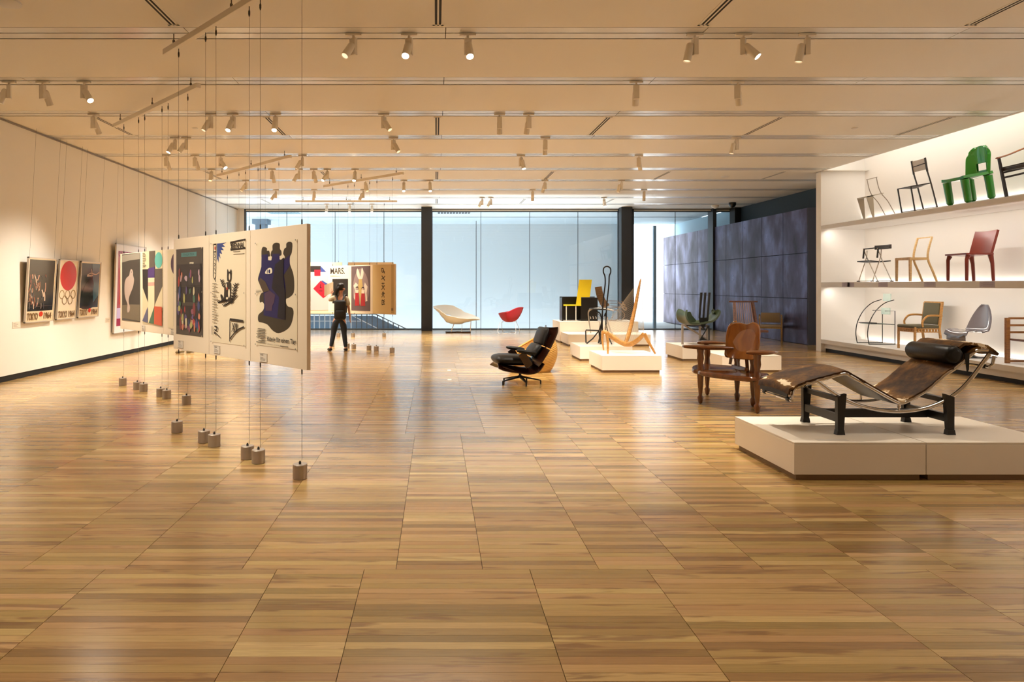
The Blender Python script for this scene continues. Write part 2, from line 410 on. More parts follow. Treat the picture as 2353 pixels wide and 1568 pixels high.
for k, (px, w) in enumerate(((1943, .14), (1954, .12), (2028, .14), (2135, .14), (2267, .15))):
    Y = 8.84*F/(px-VX)
    lb = ('caption card on the middle shelf edge, outer one of the pair by the fin', 'caption card on the middle shelf edge, inner one of the pair by the fin', 'caption card on the middle shelf edge below the folding chair',
          'caption card on the middle shelf edge below the pale wooden chair', 'caption card on the middle shelf edge below the red leather chair')[k]
    c = thing('caption_card', lb, 'caption card', (8.85, Y, 1.534), 0, 'caption cards on the shelf edge')
    MB().box((-.004, -w, -.048), (0, w, .048)).build('card', MCARD, c)
    for q in range(5): MB().box((-.0055, -w*.85, .034-q*.016), (-.004, w*(.8 if q % 2 else .5), .038-q*.016)).build('print_line', MINK, c)

# dark wall and weathered steel wall at the right rear
struct('wall_right_rear', MB().box((10.23, 15.9, 0), (10.45, 23.4, 4.14)), mat('dark_blue_plaster', '2b3a45', .6), label='dark blue wall above the weathered steel wall')
struct('wall_outside_right', MB().box((10.23, 23.45, 0), (10.45, 30.4, 4.14)), mat('daylit_wall_blue', '9fbccb', .6), label='wall outside above the steel panels, daylight put into its pale blue')  # dark blue wall carrying on outside, its daylight put into the pale colour
steel = struct('wall_steel', MB().box((9.49, 17.38, .03), (10.15, GLASS-.25, 3.47)), mat('steel_core', '20181a', .7), label='freestanding wall clad in weathered steel panels')
struct('wall_steel_outside', MB().box((9.49, GLASS+.25, .0), (10.15, 28.4, 3.47)), mat('steel_core', '20181a', .7), label='weathered steel wall carrying on outside the glass')
st_out = bpy.data.objects['wall_steel_outside']
MB().box((9.45, 17.34, 0), (10.2, 17.375, 3.5)).build('end_panel', mat('dark_brown_steel', '2a1712', .5), steel)
for a in [17.38+1.22*k for k in range(9)]:
    b = min(a+1.22, 28.4) if a < 27 else 28.4
    for z0, z1 in ((.0, 1.18), (1.18, 2.35), (2.35, 3.5)):
        if a < GLASS-.3 < b:
            MB().box((9.45, a+.009, z0+.008), (9.49, GLASS-.25, z1-.006)).build('steel_panel', M_RUST, steel)
        elif b < GLASS: MB().box((9.45, a+.009, z0+.008), (9.49, b-.009, z1-.008)).build('steel_panel', M_RUST, steel)
        else: MB().box((9.45, max(a, GLASS+.25)+.007, z0+.006), (9.49, b-.009, z1-.008)).build('steel_panel', M_RUST, st_out)

# columns and glazing
def column(x0, x1, label, y0=22.76, y1=23.12):
    struct('column', MB().box((x0, y0, 0), (x1, y1, CEIL), bev=.01), M_DARKMETAL, label=label)
column(-.49, -.13, 'dark steel column in front of the glass, left one')
column(6.18, 6.54, 'dark steel column in front of the glass, beside the bright pane')
struct('column', MB().box((10.02, 22.9, 3.5), (10.4, 23.3, CEIL)), M_BLACK, label='dark column above the weathered steel wall')
def window(name, x0, x1, mull, label, z0=.04, z1=4.03, x1b=None):
    w = struct(name, MB().box((x0, GLASS-.03, 0), (x1, GLASS+.05, z0)), M_FRAME, label=label)
    MB().box((x0, GLASS-.05, z1), (x1, GLASS+.05, z1+.035)).build('head_frame', M_FRAME, w)
    MB().box((x0, GLASS-.04, z1+.035), (x1, GLASS+.05, CEIL-.025)).build('head_panel', M_CEIL, w)
    MB().box((x0, GLASS-.06, CEIL-.025), (x1, GLASS+.05, CEIL)).build('head_trim', M_FRAME, w)
    xs_ = [x0]+list(mull)+[x1]
    for a, b in zip(xs_, xs_[1:]): MB().box((a+.008, GLASS, z0), (b-.008, GLASS+.012, z1)).build('pane', M_GLASS, w)
    for m in mull: MB().box((m-.008, GLASS-.004, z0), (m+.008, GLASS+.016, z1)).build('silicone_joint', M_FRAME, w)
    return w
gx = lambda px: (px-VX)*GLASS/F
w1 = window('window_1', gx(566), gx(969), [gx(p) for p in (659, 770, 882)], 'tall glazing left of the left column')
w2 = window('window_2', gx(993), gx(1419), [gx(p) for p in (1105, 1217, 1328)], 'tall glazing between the two dark columns')
w3 = window('window_3', gx(1456), 10.1, [gx(1551.5), gx(1638)], 'tall bright glazing right of the right column')
for w, a, b in ((w1, 562, 566), (w2, 1419, 1423), (w3, 1453, 1456)):
    MB().box((gx(a), GLASS-.05, 0), (gx(b), GLASS+.05, CEIL)).build('side_frame', M_FRAME, w)
MB().box((9.40, GLASS-.22, 0), (9.52, GLASS+.22, CEIL)).build('door_post', M_DARKMETAL, w3)
struct('trim_5', MB().box((RM_L, GLASS-.05, 0), (gx(562), GLASS+.1, CEIL)), M_WHITE, label='white return beside the left glazing')
struct('trim_6', MB().box((gx(968), GLASS-.02, 0), (gx(994), GLASS+.1, CEIL)), M_DARKMETAL, label='dark infill behind the left column')
struct('trim_7', MB().box((gx(1422), GLASS-.02, 0), (gx(1454), GLASS+.1, CEIL)), M_DARKMETAL, label='dark infill behind the right column')

# outside: atrium wall, soffit, stair, terrace
M_OUT = mat('atrium_white_wall', 'dfe7ea', .7)
struct('wall_atrium', MB().box((-16, 29.2, -6), (8.1, 29.5, 4.6)), M_OUT, label='pale atrium wall seen through the glass')
struct('wall_atrium_left', MB().box((-16.2, GLASS, -6), (-16, 29.5, 4.6)), M_OUT, label='side wall of the atrium')
struct('wall_atrium_below', MB().box((-16, 23.2, -6), (6.5, 23.38, -.3)), mat('dark_edge_wall', '4a4f52', .8), label='edge wall under the gallery floor')
struct('wall_atrium_right', MB().box((6.3, 23.6, -6), (6.55, 29.5, -.1)), M_OUT, label='retaining wall of the lower level')
struct('ceiling_atrium', MB().box((-16, GLASS+.12, 4.16), (10.25, 26.3, 4.4)), mat('atrium_soffit', 'c9d3d8', .7), label='pale soffit outside the glass')
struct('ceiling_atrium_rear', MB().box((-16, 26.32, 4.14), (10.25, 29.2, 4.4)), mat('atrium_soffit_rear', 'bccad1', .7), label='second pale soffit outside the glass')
struct('ground_lower', MB().box((-16, 23.4, -6.2), (6.3, 29.2, -6)), mat('pale_paving', 'd8d8d2', .8), label='paving of the lower level')
struct('ground_terrace', MB().box((6.55, GLASS+.12, -.3), (40, 75, -.02)), mat('terrace_paving', 'e4e2de', .8), label='pale terrace outside the bright glazing')
struct('parapet', MB().box((-5, 44, -.02), (40, 44.4, .75)), mat('pink_grey_parapet', 'd8c8ca', .8), label='low pinkish parapet beyond the terrace')
def grille(x0, x1, y0, y1, n, label, m):
    t = thing('louvre_grille', label, 'grille', ((x0+x1)/2, (y0+y1)/2, 4.155), 0, 'grilles in the outside soffit')
    w = (x1-x0)/n
    for k in range(n): MB().box(((x0-x1)/2+k*w+w*.14, (y0-y1)/2, -.006), ((x0-x1)/2+(k+1)*w-w*.14, (y1-y0)/2, .0)).build('slot', m, t)
grille(.05, 1.25, 24.35, 25.1, 11, 'dark slotted grille in the soffit right of the left column', mat('grille_dark', '24323c', .6))
grille(-6.1, -4.95, 24.5, 25.2, 10, 'pale slotted grille in the soffit above the large poster board', mat('grille_pale', '7fa0ac', .6))
struct('column', MB().box((-7.15, 27.0, -6), (-6.75, 27.4, 4.14)).box((-7.25, 26.9, 3.95), (-6.65, 27.5, 4.14)), mat('outside_column_grey', '5c7080', .6), label='grey column outside, left end of the glass')
struct('column', MB().box((7.75, 24.3, -.02), (7.84, 24.42, 3.65)), mat('outside_post_blue', '8fa4b4', .6), label='slim post outside the bright glazing')
struct('column', MB().box((1.47, 25.2, -1), (1.49, 25.22, 3.9)), M_FRAME, label='thin outside rod beside the second pane joint')
# stair railing outside: uprights and rails
rl = thing('stair_railing', 'white metal railing going down the stair outside the left glazing', 'railing', (0, 24.6, 0))
M_RAIL = mat('white_rail_metal', 'e6edf2', .5)
MB().box((-8, .5, -.5), (-2.3, .6, .40)).prism([(-2.3, .40), (-1.0, -.22), (-1.0, -.5), (-2.3, -.5)], (.5, .6), lambda a, b, w: (a, w, b)).build('stair_side_panel', mat('stair_blue_panel', '5d7f9a', .6), rl)
MB().box((-8, -.02, .47), (-2.19, .02, .5)).build('top_rail', mat('dark_handrail', '4b5c68', .5), rl)
MB().bar((-2.19, 0, .485), (-.9, 0, -.13), .03, .03).build('sloping_rail', mat('dark_handrail', '4b5c68', .5), rl)
MB().box((-8, -.01, .22), (-2.6, .01, .24)).build('middle_rail', M_RAIL, rl)
MB().bar((-3.1, .1, .46), (-2.0, .1, -.1), .03, .03).build('inner_rail', M_RAIL, rl)
x = -8.0
while x < -1.0:
    top = .48 if x < -2.19 else .485-(x+2.19)*.477
    MB().box((x-.016, -.012, -.6), (x+.016, .012, top)).build('baluster', M_RAIL if x < -2.9 else mat('dark_handrail', '4b5c68', .5), rl); x += .19

# ceiling odds and ends
def dome(label, x, y, r, m, h=.05):
    t = tag(MB().lathe([(r, 0), (r, -h*.4), (r*.7, -h*.8), (r*.2, -h)], 16).build('ceiling_sensor', m, None, True), label, 'sensor'); t.location = (x, y, CEIL); return t
p = P(1683, 470, 21.6); dome('black dome camera on the ceiling by the steel wall', p.x, 21.6, .11, mat('black_plastic', '101214', .25), .16)
dome('white dome on the ceiling beside the black dome camera', (1643-VX)*22.4/F, 22.4, .12, M_CEIL, .1)
dome('small round sensor on the ceiling near the left spotlights', (448-VX)*11.36/F, 11.36, .05, M_SHELF, .02)
dome('small round sensor on the ceiling near the niche', (1964-VX)*11.36/F, 11.36, .05, M_SHELF, .02)
dome('round white detector on the ceiling at the upper left edge', (14-VX)*6.3/F, 6.3, .13, M_SHELF, .04)
dome('flat round disc on the ceiling above the steel wall', (1667-VX)*16.4/F, 16.4, .1, M_SHELF, .02)

# ------------------------------------------------------------------ track spotlights
M_LAMP = mat('lamp_body_white', 'e8dfd0', .4)
M_LIT = mat('lamp_glow', 'fff0d8', .5, emit=40)
M_DIM = mat('lamp_mouth', 'f3dcb8', .3, emit=1.2)
ORD = ['first', 'second', 'third', 'fourth', 'fifth', 'sixth', 'seventh', 'eighth']
# per track: (pixel x, heading in degrees of the beam (0 = away from camera, 90 = right, 180 = towards camera), tilt from vertical)
FIX = {0: [(812, 215, 38), (940, 195, 35), (1075, 172, 30), (1597, 265, 12), (1708, 125, 42), (1855, 280, 10)],
       1: [(21, 250, 22), (98, 20, 25), (193, 120, 40), (1462, 10, 30), (1695, 30, 35)],
       2: [(215, 10, 36), (484, 220, 30), (535, 200, 30), (633, 176, 30), (882, 130, 38), (1148, 5, 30), (1215, 350, 30)],
       3: [(402, 230, 28), (428, 240, 32), (904, 130, 34), (1253, 5, 24), (1692, 265, 14)],
       4: [(382, 12, 30), (448, 16, 28), (507, 120, 40), (695, 250, 30), (1197, 150, 18), (1468, 30, 28)],
       5: [(486, 175, 26), (625, 12, 28), (687, 250, 28), (721, 15, 30), (752, 220, 38), (816, 185, 30)],
       6: [(565, 230, 32), (840, 150, 25), (928, 178, 28), (988, 176, 28), (1252, 340, 28), (1428, 262, 12)],
       7: [(634, 240, 34), (722, 340, 28), (835, 250, 22), (1224, 5, 24), (1480, 15, 25)],
       8: [(1108, 245, 26), (1128, 240, 28), (1388, 178, 28)],
       9: [(751, 180, 28), (804, 180, 28), (855, 180, 28)]}
ROWN = ['nearest', 'second', 'third', 'fourth', 'fifth', 'sixth', 'seventh', 'eighth', 'ninth', 'farthest']
LITS = {(0,1),(0,2),(0,4),(1,2),(2,2),(2,3),(3,0),(4,2),(4,4),(5,4),(5,5),(6,2),(6,3),(8,2),(9,0),(9,1),(9,2)}
def fixture(k, i, px, head, tilt, n):
    Y = TR[8+k] if k < 9 else 22.0
    Xp = (px-VX)*Y/F
    lit = (k, i) in LITS
    t = thing('track_spotlight', '%s track spotlight, %s of %d from the left on the %s ceiling track' % ('glowing white' if lit else 'white', ORD[i], n, ROWN[k]), 'spotlight', (Xp, Y, CEIL), 0, 'track spotlights under the ceiling')
    t.scale = (1.12, 1.12, 1.12)
    h = math.radians(head); ti = math.radians(tilt)
    R = Matrix.Rotation(-h, 4, 'Z')                       # local -... beam heading
    MB().box((-.075, -.018, -.022), (.075, .018, .0), bev=.004).build('mount', M_LAMP, t)
    MB().lathe([(.012, -.05), (.012, -.02)], 8).build('stem', M_LAMP, t)
    MB().box((-.034, -.022, -.205), (.034, .022, -.045), R, bev=.006).build('driver_box', M_LAMP, t)
    d = Vector((math.sin(h)*math.sin(ti), math.cos(h)*math.sin(ti), -math.cos(ti)))
    side = R @ Vector((.0, .058, 0)) 
    piv = Vector((0, 0, -.165))+side
    q = d.to_track_quat('-Z', 'Y').to_matrix().to_4x4()
    hd = bpy.data.objects.new('tmp', None); 
    m = MB().lathe([(.018, .075), (.032, .065), (.036, .05), (.037, -.10), (.033, -.10), (.031, -.088), (.0, -.088)], 16, piv, q)
    hob = m.build('lamp_head', M_LAMP, t, True)
    MB().lathe([(.030, -.0905), (.030, -.0875)], 16, piv, q).build('lens', M_LIT if lit else M_DIM, hob)
    MB().bar(Vector((0, 0, -.165)), piv, .02, .02).build('hinge', M_LAMP, t)
    spot('bulb', piv+d*.115, q.to_euler(), SPOT_POWER*(1+.09*k)*(.35 if 100 < head < 225 else (.65 if 225 < head < 276 and px < 1000 else 1.15)), 1.25, 1.0, parent=t)
for k in FIX:
    for i, (px, hd_, ti_) in enumerate(FIX[k]): fixture(k, i, px, hd_, ti_, len(FIX[k]))

# ------------------------------------------------------------------ hanging rails, display boards, floor weights
M_BOARD = mat('cream_display_board', 'e6d3b8', .6)
M_EDGE = mat('board_edge', 'e0c6a6', .6)
M_WIRE = mat('steel_wire', '6e665c', .4, metal=.6)
M_FERR = mat('dark_ferrule', '2a2622', .4)
M_WEIGHT = mat('brushed_steel_weight', 'a89c90', .42, metal=.75)
def rail(name_lb, a, b, z=4.0):
    a = Vector((a[0], a[1], 0)); b = Vector((b[0], b[1], 0)); d = b-a; L_ = d.length
    t = thing('hanging_rail', name_lb, 'rail', (a.x, a.y, z), math.atan2(d.y, d.x), 'rails hung under the ceiling')
    MB().box((0, -.03, -.03), (L_, .03, .03), bev=.004).build('rail_bar', M_LAMP, t)
    for u in (.22, L_/2, L_-.22): MB().tube([(u, 0, .03), (u, 0, CEIL-z)], .006, 6).lathe([(.014, .05), (.014, .075)], 8, (u, 0, 0)).build('hanger_rod', M_WIRE, t)
    return t
def weight(p, label, s=1.0):
    t = thing('floor_weight', label, 'weight', (p[0], p[1], 0), 0, 'steel weights holding the board wires')
    MB().lathe([(.052, 0), (.056, .004), (.056, .112), (.053, .116), (0, .116)], 24).build('weight_body', M_WEIGHT, t, True)
    MB().lathe([(.010, .115), (.010, .13), (.004, .14)], 10).build('wire_clamp', M_FERR, t, True)
    return t
def boards(P0, dv, spans, wires, z0, z1, labels, wlabels, railz=3.97, th=.035):
    """boards along P0 + t*dv; the face looks to the camera side"""
    dv = Vector((dv[0], dv[1], 0)).normalized(); P0 = Vector((P0[0], P0[1], 0)); out = []
    ang = math.atan2(-dv.y, -dv.x)
    for (ta, tb), ws, lb in zip(spans, wires, labels):
        ctr = P0+dv*((ta+tb)/2); w = tb-ta
        t = thing('display_board', lb, 'display board', (ctr.x, ctr.y, (z0+z1)/2), ang, 'cream boards hung on wires')
        h = (z1-z0)/2
        MB().box((-w/2+.003, 0, -h), (w/2-.003, th, h), bev=.002).build('panel', M_BOARD, t)
        for tw in ws:
            u = (ta+tb)/2-tw
            MB().tube([(u, th/2, h), (u, th/2, railz-(z0+z1)/2)], .0016, 5).build('wire', M_WIRE, t)
            MB().tube([(u, th/2, -h), (u, th/2, .13-(z0+z1)/2)], .0016, 5).build('wire', M_WIRE, t)
            MB().lathe([(.004, -.09), (.009, -.07), (.009, -.045), (.004, -.03), (.004, 0)], 8, (u, th/2, railz-(z0+z1)/2)).build('hook', M_FERR, t)
            MB().lathe([(.006, 0), (.006, .035), (.003, .045)], 8, (u, th/2, h)).build('ferrule', M_FERR, t)
            MB().lathe([(.003, -.045), (.006, -.035), (.006, 0)], 8, (u, th/2, -h)).build('ferrule', M_FERR, t)
        out.append((t, ctr, w, ang))
    k = 0
    for ws in wires:
        for tw in ws:
            p = P0+dv*tw; n = Vector((dv.y, -dv.x, 0)); 
            if wlabels: weight((p.x, p.y) if True else 0, wlabels[k])
            k += 1
    return out
DV = (-.69, .724)
A = boards((-1.07, 5.37), DV, [(-.10, .793), (.793, 1.595), (1.595, 2.42)], [(0, .651), (.844, 1.483), (1.703, 2.328)], .86, 2.0,
    ['nearest large cream board, carrying the dark crowned silhouette poster', 'middle board of the nearest row, carrying the cat drawing poster', 'far left board of the nearest row, carrying the dark collage poster'],
    ['steel floor weight nearest to the camera under the nearest boards', 'steel floor weight, right one of the pair below the seam by the crowned poster', 'steel floor weight, left one of the pair below the seam by the crowned poster',
     'steel floor weight, right one of the pair below the cat poster', 'steel floor weight, left one of the pair below the cat poster', 'steel floor weight below the left end of the nearest boards'])
B = boards((-3.186, 8.717), DV, [(-.10, .73), (.73, 1.56), (1.56, 2.38)], [(0, .621), (.828, 1.446), (1.681, 2.277)], .86, 2.0,
    ['second row board, carrying the poster with purple loops', 'second row board, carrying the geometric colour block poster', 'second row board farthest left, carrying the grey bird poster'],
    ['steel floor weight at the right end of the second row on the left', 'steel floor weight, right one of the middle pair of the second row on the left', 'steel floor weight, left one of the middle pair of the second row on the left',
     'steel floor weight, right one of the left pair of the second row on the left', 'steel floor weight, left one of the left pair of the second row on the left', 'steel floor weight at the far left end of the second row'])
DC = (-.72, .694)
Cb = boards((-.99, 15.39), DC, [(-.10, .67), (.67, 1.46), (1.46, 2.36)], [(0, .54), (.8, 1.36), (1.6, 2.2)], .86, 2.0,
    ['tan board with brush characters at the right end of the rear row', 'rear row board carrying the poster of two red dressed figures', 'rear row board carrying the black square poster, behind the visitor'],
    ['steel floor weight at the right end of the rear row, by the brush character board', 'steel floor weight, right one of the pair under the brush character board', 'steel floor weight, left one of the pair under the brush character board',
     'steel floor weight under the red figures poster, right of the visitor', 'steel floor weight under the black square poster, right one behind the visitor', 'steel floor weight under the black square poster, left one behind the visitor'])
D_ = boards((-2.95, 13.3), (-.677, .736), [(0.1, .95), (.95, 1.8), (1.8, 2.65)], [(.25, .8), (1.1, 1.65), (1.95, 2.5)], .86, 2.0,
    ['plain board of the row hidden behind the nearest boards, right end', 'plain board of the row hidden behind the nearest boards, middle', 'plain board of the row hidden behind the nearest boards, left end'], None)
E = boards((0, 20.15), (-1, 0), [(1.25, 2.6), (2.77, 4.25)], [(1.53, 2.45), (2.88, 3.78)], .68, 2.2,
    ['farthest tall board right, mostly behind the red figures board', 'farthest tall board left, carrying the red diamond poster'],
    ['steel floor weight of the farthest boards, rightmost', 'steel floor weight of the farthest boards, second from the right', 'steel floor weight of the farthest boards, third from the right', 'steel floor weight of the farthest boards, beside the near board edge'])
rail('nearest hanging rail, running out of the top of the picture', (-1.07+.69*.35, 5.37-.724*.35), (-1.07-.69*2.63, 5.37+.724*2.63))
rail('hanging rail above the second row of boards on the left', (-3.186+.69*.35, 8.717-.724*.35), (-3.186-.69*2.6, 8.717+.724*2.6))
rail('hanging rail over the middle of the ceiling, left of the rear rail', (-2.80, 13.13), (-4.94, 15.44))
rail('hanging rail above the rear row with the red figures poster', (-.73, 15.1), (-2.8, 17.1))
rail('farthest hanging rail, parallel to the glass wall', (-1.15, 20.167), (-4.15, 20.167))

# ------------------------------------------------------------------ posters
def ink(hexc, rough=.5): return mat('ink_'+hexc, hexc, rough)
class Poster:
    """a sheet in its own plane: u to the right, v down, both in metres from the top left corner"""
    def __init__(s, label, cat, loc, ang, w, h, paper='e8dcc4', group=None, th=.003, tilt=0, name='poster', gloss=.5):
        s.t = thing(name, label, cat, loc, ang, group, rotx=tilt); s.w = w; s.h = h; s.lv = 0; s.y = 0; s.gloss = gloss
        MB().box((-w/2, -th, -h/2), (w/2, 0, h/2)).build('sheet', mat('paper_'+paper+('g' if gloss < .3 else ''), paper, gloss), s.t); s.y = -th
    def pt(s, u, v): return (-s.w/2+u, s.h/2-v)
    def shape(s, name, col, polys, lift=.0006, keep=False):
        y_keep = s.y; s.y -= .0004; mb = MB()
        for pl in polys:
            q = [s.pt(*p) for p in pl]
            mb.prism(q, (s.y, s.y-lift), lambda a, b, w: (a, w, b))
        o = mb.build(name, mat('ink_'+col+('g' if s.gloss < .3 else ''), col, s.gloss), s.t); s.y = y_keep if keep else s.y-lift; return o
    def rect(s, name, col, u0, v0, u1, v1): return s.shape(name, col, [[(u0, v0), (u1, v0), (u1, v1), (u0, v1)]])
    def rel(s, pl): return [(a*s.w, b*s.h) for a, b in pl]
    def oval(s, name, col, cu, cv, ru, rv, n=40): return s.shape(name, col, [ell(cu, cv, ru, rv, n)])
    def text(s, body, col, u0, v0, u1, v1, name='lettering', shear=0, bold=.0, rot=0):
        s.y -= .0008
        cu = bpy.data.curves.new('t', 'FONT'); cu.body = body; cu.offset = bold; cu.shear = shear; cu.resolution_u = 3
        o = bpy.data.objects.new('t', cu); C.objects.link(o); bpy.context.view_layer.update()
        me = bpy.data.meshes.new_from_object(o.evaluated_get(bpy.context.evaluated_depsgraph_get()))
        bpy.data.objects.remove(o); xs_ = [v.co.x for v in me.vertices]; ys = [v.co.y for v in me.vertices]
        if not xs_: return
        a, b, c, d = min(xs_), max(xs_), min(ys), max(ys); y = s.y
        for v in me.vertices:
            fu = (v.co.x-a)/(b-a+1e-9); fv = 1-(v.co.y-c)/(d-c+1e-9)
            if rot: uu, vv = s.pt(u0+(1-fv)*(u1-u0), v0+(fu)*(v1-v0))
            else: uu, vv = s.pt(u0+fu*(u1-u0), v0+fv*(v1-v0))
            v.co = (uu, y, vv)
        me.materials.clear(); me.materials.append(mat('ink_'+col, col, .5)); me.update()
        ob = bpy.data.objects.new(name, me); C.objects.link(ob); ob.parent = s.t; s.y -= .0002; return ob
    def lines(s, col, u0, v0, u1, n, dv_, th=.004, name='small_print', seed=1, right=False):
        rnd = random.Random(seed); pl = []
        for k in range(n):
            L_ = (u1-u0)*rnd.uniform(.5, 1); v = v0+k*dv_
            a = u1-L_ if right else u0
            pl.append([(a, v), (a+L_, v), (a+L_, v+th), (a, v+th)])
        return s.shape(name, col, pl)
def ell(cu, cv, ru, rv, n=40): return [(cu+ru*math.cos(2*PI*k/n), cv+rv*math.sin(2*PI*k/n)) for k in range(n)]
def sm(pts, k=5, closed=True): return [(p.x, p.y) for p in catmull([(a, b, 0) for a, b in pts], k, closed)]
def stroke(pts, w, k=5):
    c = catmull([(a, b, 0) for a, b in pts], k); L_ = []; R_ = []
    for i, p in enumerate(c):
        d = (c[min(i+1, len(c)-1)]-c[max(i-1, 0)]); d = d.normalized() if d.length else Vector((1,0,0)); n = Vector((-d.y, d.x, 0))*w/2
        L_.append((p.x+n.x, p.y+n.y)); R_.append((p.x-n.x, p.y-n.y))
    return L_+R_[::-1]
def onboard(Bd, P0, dv, t0, t1, z0, z1, label, paper, group='posters pinned to the hanging boards', **k):
    """poster on a board between line positions t0 (right) and t1 (left)"""
    dv = Vector((dv[0], dv[1], 0)).normalized(); c = Vector((P0[0], P0[1], 0))+dv*((t0+t1)/2); ang = math.atan2(-dv.y, -dv.x)
    n = Vector((math.sin(ang), -math.cos(ang), 0))*.0015
    return Poster(label, 'poster', (c.x+n.x, c.y+n.y, (z0+z1)/2), ang, t1-t0, z1-z0, paper, group, **k)
def tacks(p, m='8a8070'):
    pl = []
    for u in (0, p.w):
        for v in (0, p.h/2, p.h):
            s_ = .012; uu = u-s_ if u else u; vv = min(max(v-s_/2, 0), p.h-s_); pl.append([(uu, vv), (uu+s_, vv), (uu+s_, vv+s_), (uu, vv+s_)])
    p.shape('mounting_clip', m, pl)

# crowned silhouette poster
p = onboard(A, (-1.07, 5.37), DV, .034, .680, 1.01, 1.885, 'cream poster with a dark blue and brown crowned head silhouette and German title', 'e4d3b4')
W, H = p.w, p.h
X_ = lambda z: (z-838)/(1188-838); Y_ = lambda z: (z-285)/(1262-285)
sil = [(888,352),(905,328),(935,345),(935,368),(955,372),(962,420),(945,425),(940,450),(965,462),(982,450),(982,430),(968,415),(975,375),(985,365),(985,320),(1010,300),(1045,312),(1048,360),(1060,380),(1060,418),(1042,425),(1040,450),(1065,460),(1085,450),(1088,430),(1075,405),(1085,362),(1100,350),(1102,315),(1125,302),(1150,320),(1145,400),(1130,440),(1130,500),(1155,580),(1165,660),(1160,760),(1120,805),(1100,815),(1100,855),(1115,882),(1150,895),(1160,945),(1140,1040),(1100,1095),(1035,1130),(985,1110),(940,1060),(890,1045),(858,1035),(858,975),(900,930),(912,880),(895,850),(872,855),(870,800),(890,762),(905,760),(905,722),(882,715),(880,680),(858,655),(856,620),(870,570),(888,500),(886,420)]
p.shape('silhouette', '3a3022', [sm([(X_(a)*W, Y_(b)*H) for a, b in sil], 3)])
Q = lambda l: [(X_(a)*W, Y_(b)*H) for a, b in l]
p.shape('blue_figure', '1c1650', [Q([(888,405),(945,400),(945,455),(975,465),(985,400),(1045,405),(1045,455),(1080,465),(1130,420),(1128,520),(1080,600),(1095,700),(1095,1005),(985,990),(905,975),(912,880),(905,760),(905,722),(858,640),(886,520)])])
p.shape('violet_patch', '4a3148', [Q([(915,770),(960,740),(1010,780),(1000,850),(985,880),(980,930),(925,930)])])
p.shape('brown_patch', '4b3a2c', [Q([(862,655),(880,620),(925,660),(960,740),(905,760),(885,715)])])
p.shape('dark_stripe', '15101c', [Q([(1010,500),(1085,440),(1080,620),(1095,760),(1095,1005),(1030,985),(1045,800),(980,720)])])
p.shape('eye', 'e4d8bc', [sm(Q([(925,582),(938,545),(968,530),(985,545),(980,582)]), 4)])
p.shape('pupil', '1c1650', [ell(X_(962)*W, Y_(562)*H, .014, .016, 16), ell(X_(944)*W, Y_(562)*H, .005, .02, 12)])
p.text('König für einen Tag', '2a231c', .305*W, .905*H, .985*W, .962*H, bold=.02)
p.text('INSZENIERUNG UND BÜHNE', '3a322a', .30*W, .972*H, .60*W, .982*H); p.lines('4a4238', .62*W, .978*H, .97*W, 1, .02, .006)
p.lines('4a4238', .02*W, .835*H, .26*W, 9, .0155*H*1.05, .005, right=True, seed=5); p.lines('4a4238', .02*W, .462*H, .17*W, 3, .011, .003, seed=2)
tacks(p)
# cat drawing poster
p = onboard(A, (-1.07, 5.37), DV, .866, 1.518, .985, 1.92, 'cream poster with ink drawn cat among branches and brush lettering frames', 'e2d0b0')
W, H = p.w, p.h; X_ = lambda z: (z-425)/(728-425); Y_ = lambda z: (z-(308-(z*0)))/(1245-308) if 0 else (z-300)/(1230-300)
Q = lambda l: [(X_(a)*W, Y_(b)*H) for a, b in l]
INK = '2b2018'
S = lambda pts, w: stroke(Q(pts), w)
p.shape('blue_sunburst', '2c3f78', [Q([(472,310),(560,306),(525,322),(548,345),(515,345),(535,375),(508,372),(520,410),(498,400),(505,450),(488,425),(490,490),(478,450),(472,480)])])
p.shape('left_frame', INK, [S([(440,315),(438,610)], .012), S([(466,315),(462,610)], .010), S([(440,315),(468,315)], .012), S([(440,385),(466,383)], .01), S([(438,610),(450,640),(462,610)], .01), S([(462,610),(455,650),(462,660)], .01),
    S([(448,400),(456,430),(448,440)], .007), S([(448,450),(456,470)], .007), S([(447,490),(457,500),(447,520)], .007), S([(448,535),(456,560)], .007), S([(447,580),(457,585)], .007)])
p.shape('red_dot', 'b8452c', [ell(X_(455)*W, Y_(350)*H, .012, .018, 12)])
p.shape('title_frame', INK, [S([(597,312),(728,297)], .016), S([(600,378),(728,372)], .015), S([(597,312),(610,345),(600,378)], .012), S([(606,345),(600,330)], .008)])
p.text('BIENNAL', INK, X_(612)*W, Y_(318)*H, X_(722)*W, Y_(368)*H, bold=.02)
p.lines('6a5c4c', X_(625)*W, Y_(395)*H, X_(728)*W, 2, .022, .004)
p.shape('cat', INK, [sm(Q([(572,575),(575,548),(585,572),(598,572),(606,550),(610,590),(606,650),(590,665),(572,650)]), 3), sm(Q([(548,700),(565,672),(600,670),(606,720),(602,800),(608,838),(550,845),(525,840),(510,790),(522,782),(540,815),(545,760)]), 3)])
p.shape('cat_light_patches', 'e2d0b0', [ell(X_(595)*W, Y_(620)*H, .014, .03, 12), ell(X_(590)*W, Y_(770)*H, .018, .04, 12), ell(X_(565)*W, Y_(700)*H, .012, .02, 10), ell(X_(572)*W, Y_(815)*H, .02, .012, 10)])
p.shape('cat_red_mark', 'b8452c', [ell(X_(573)*W, Y_(727)*H, .012, .014, 12)])
br = []
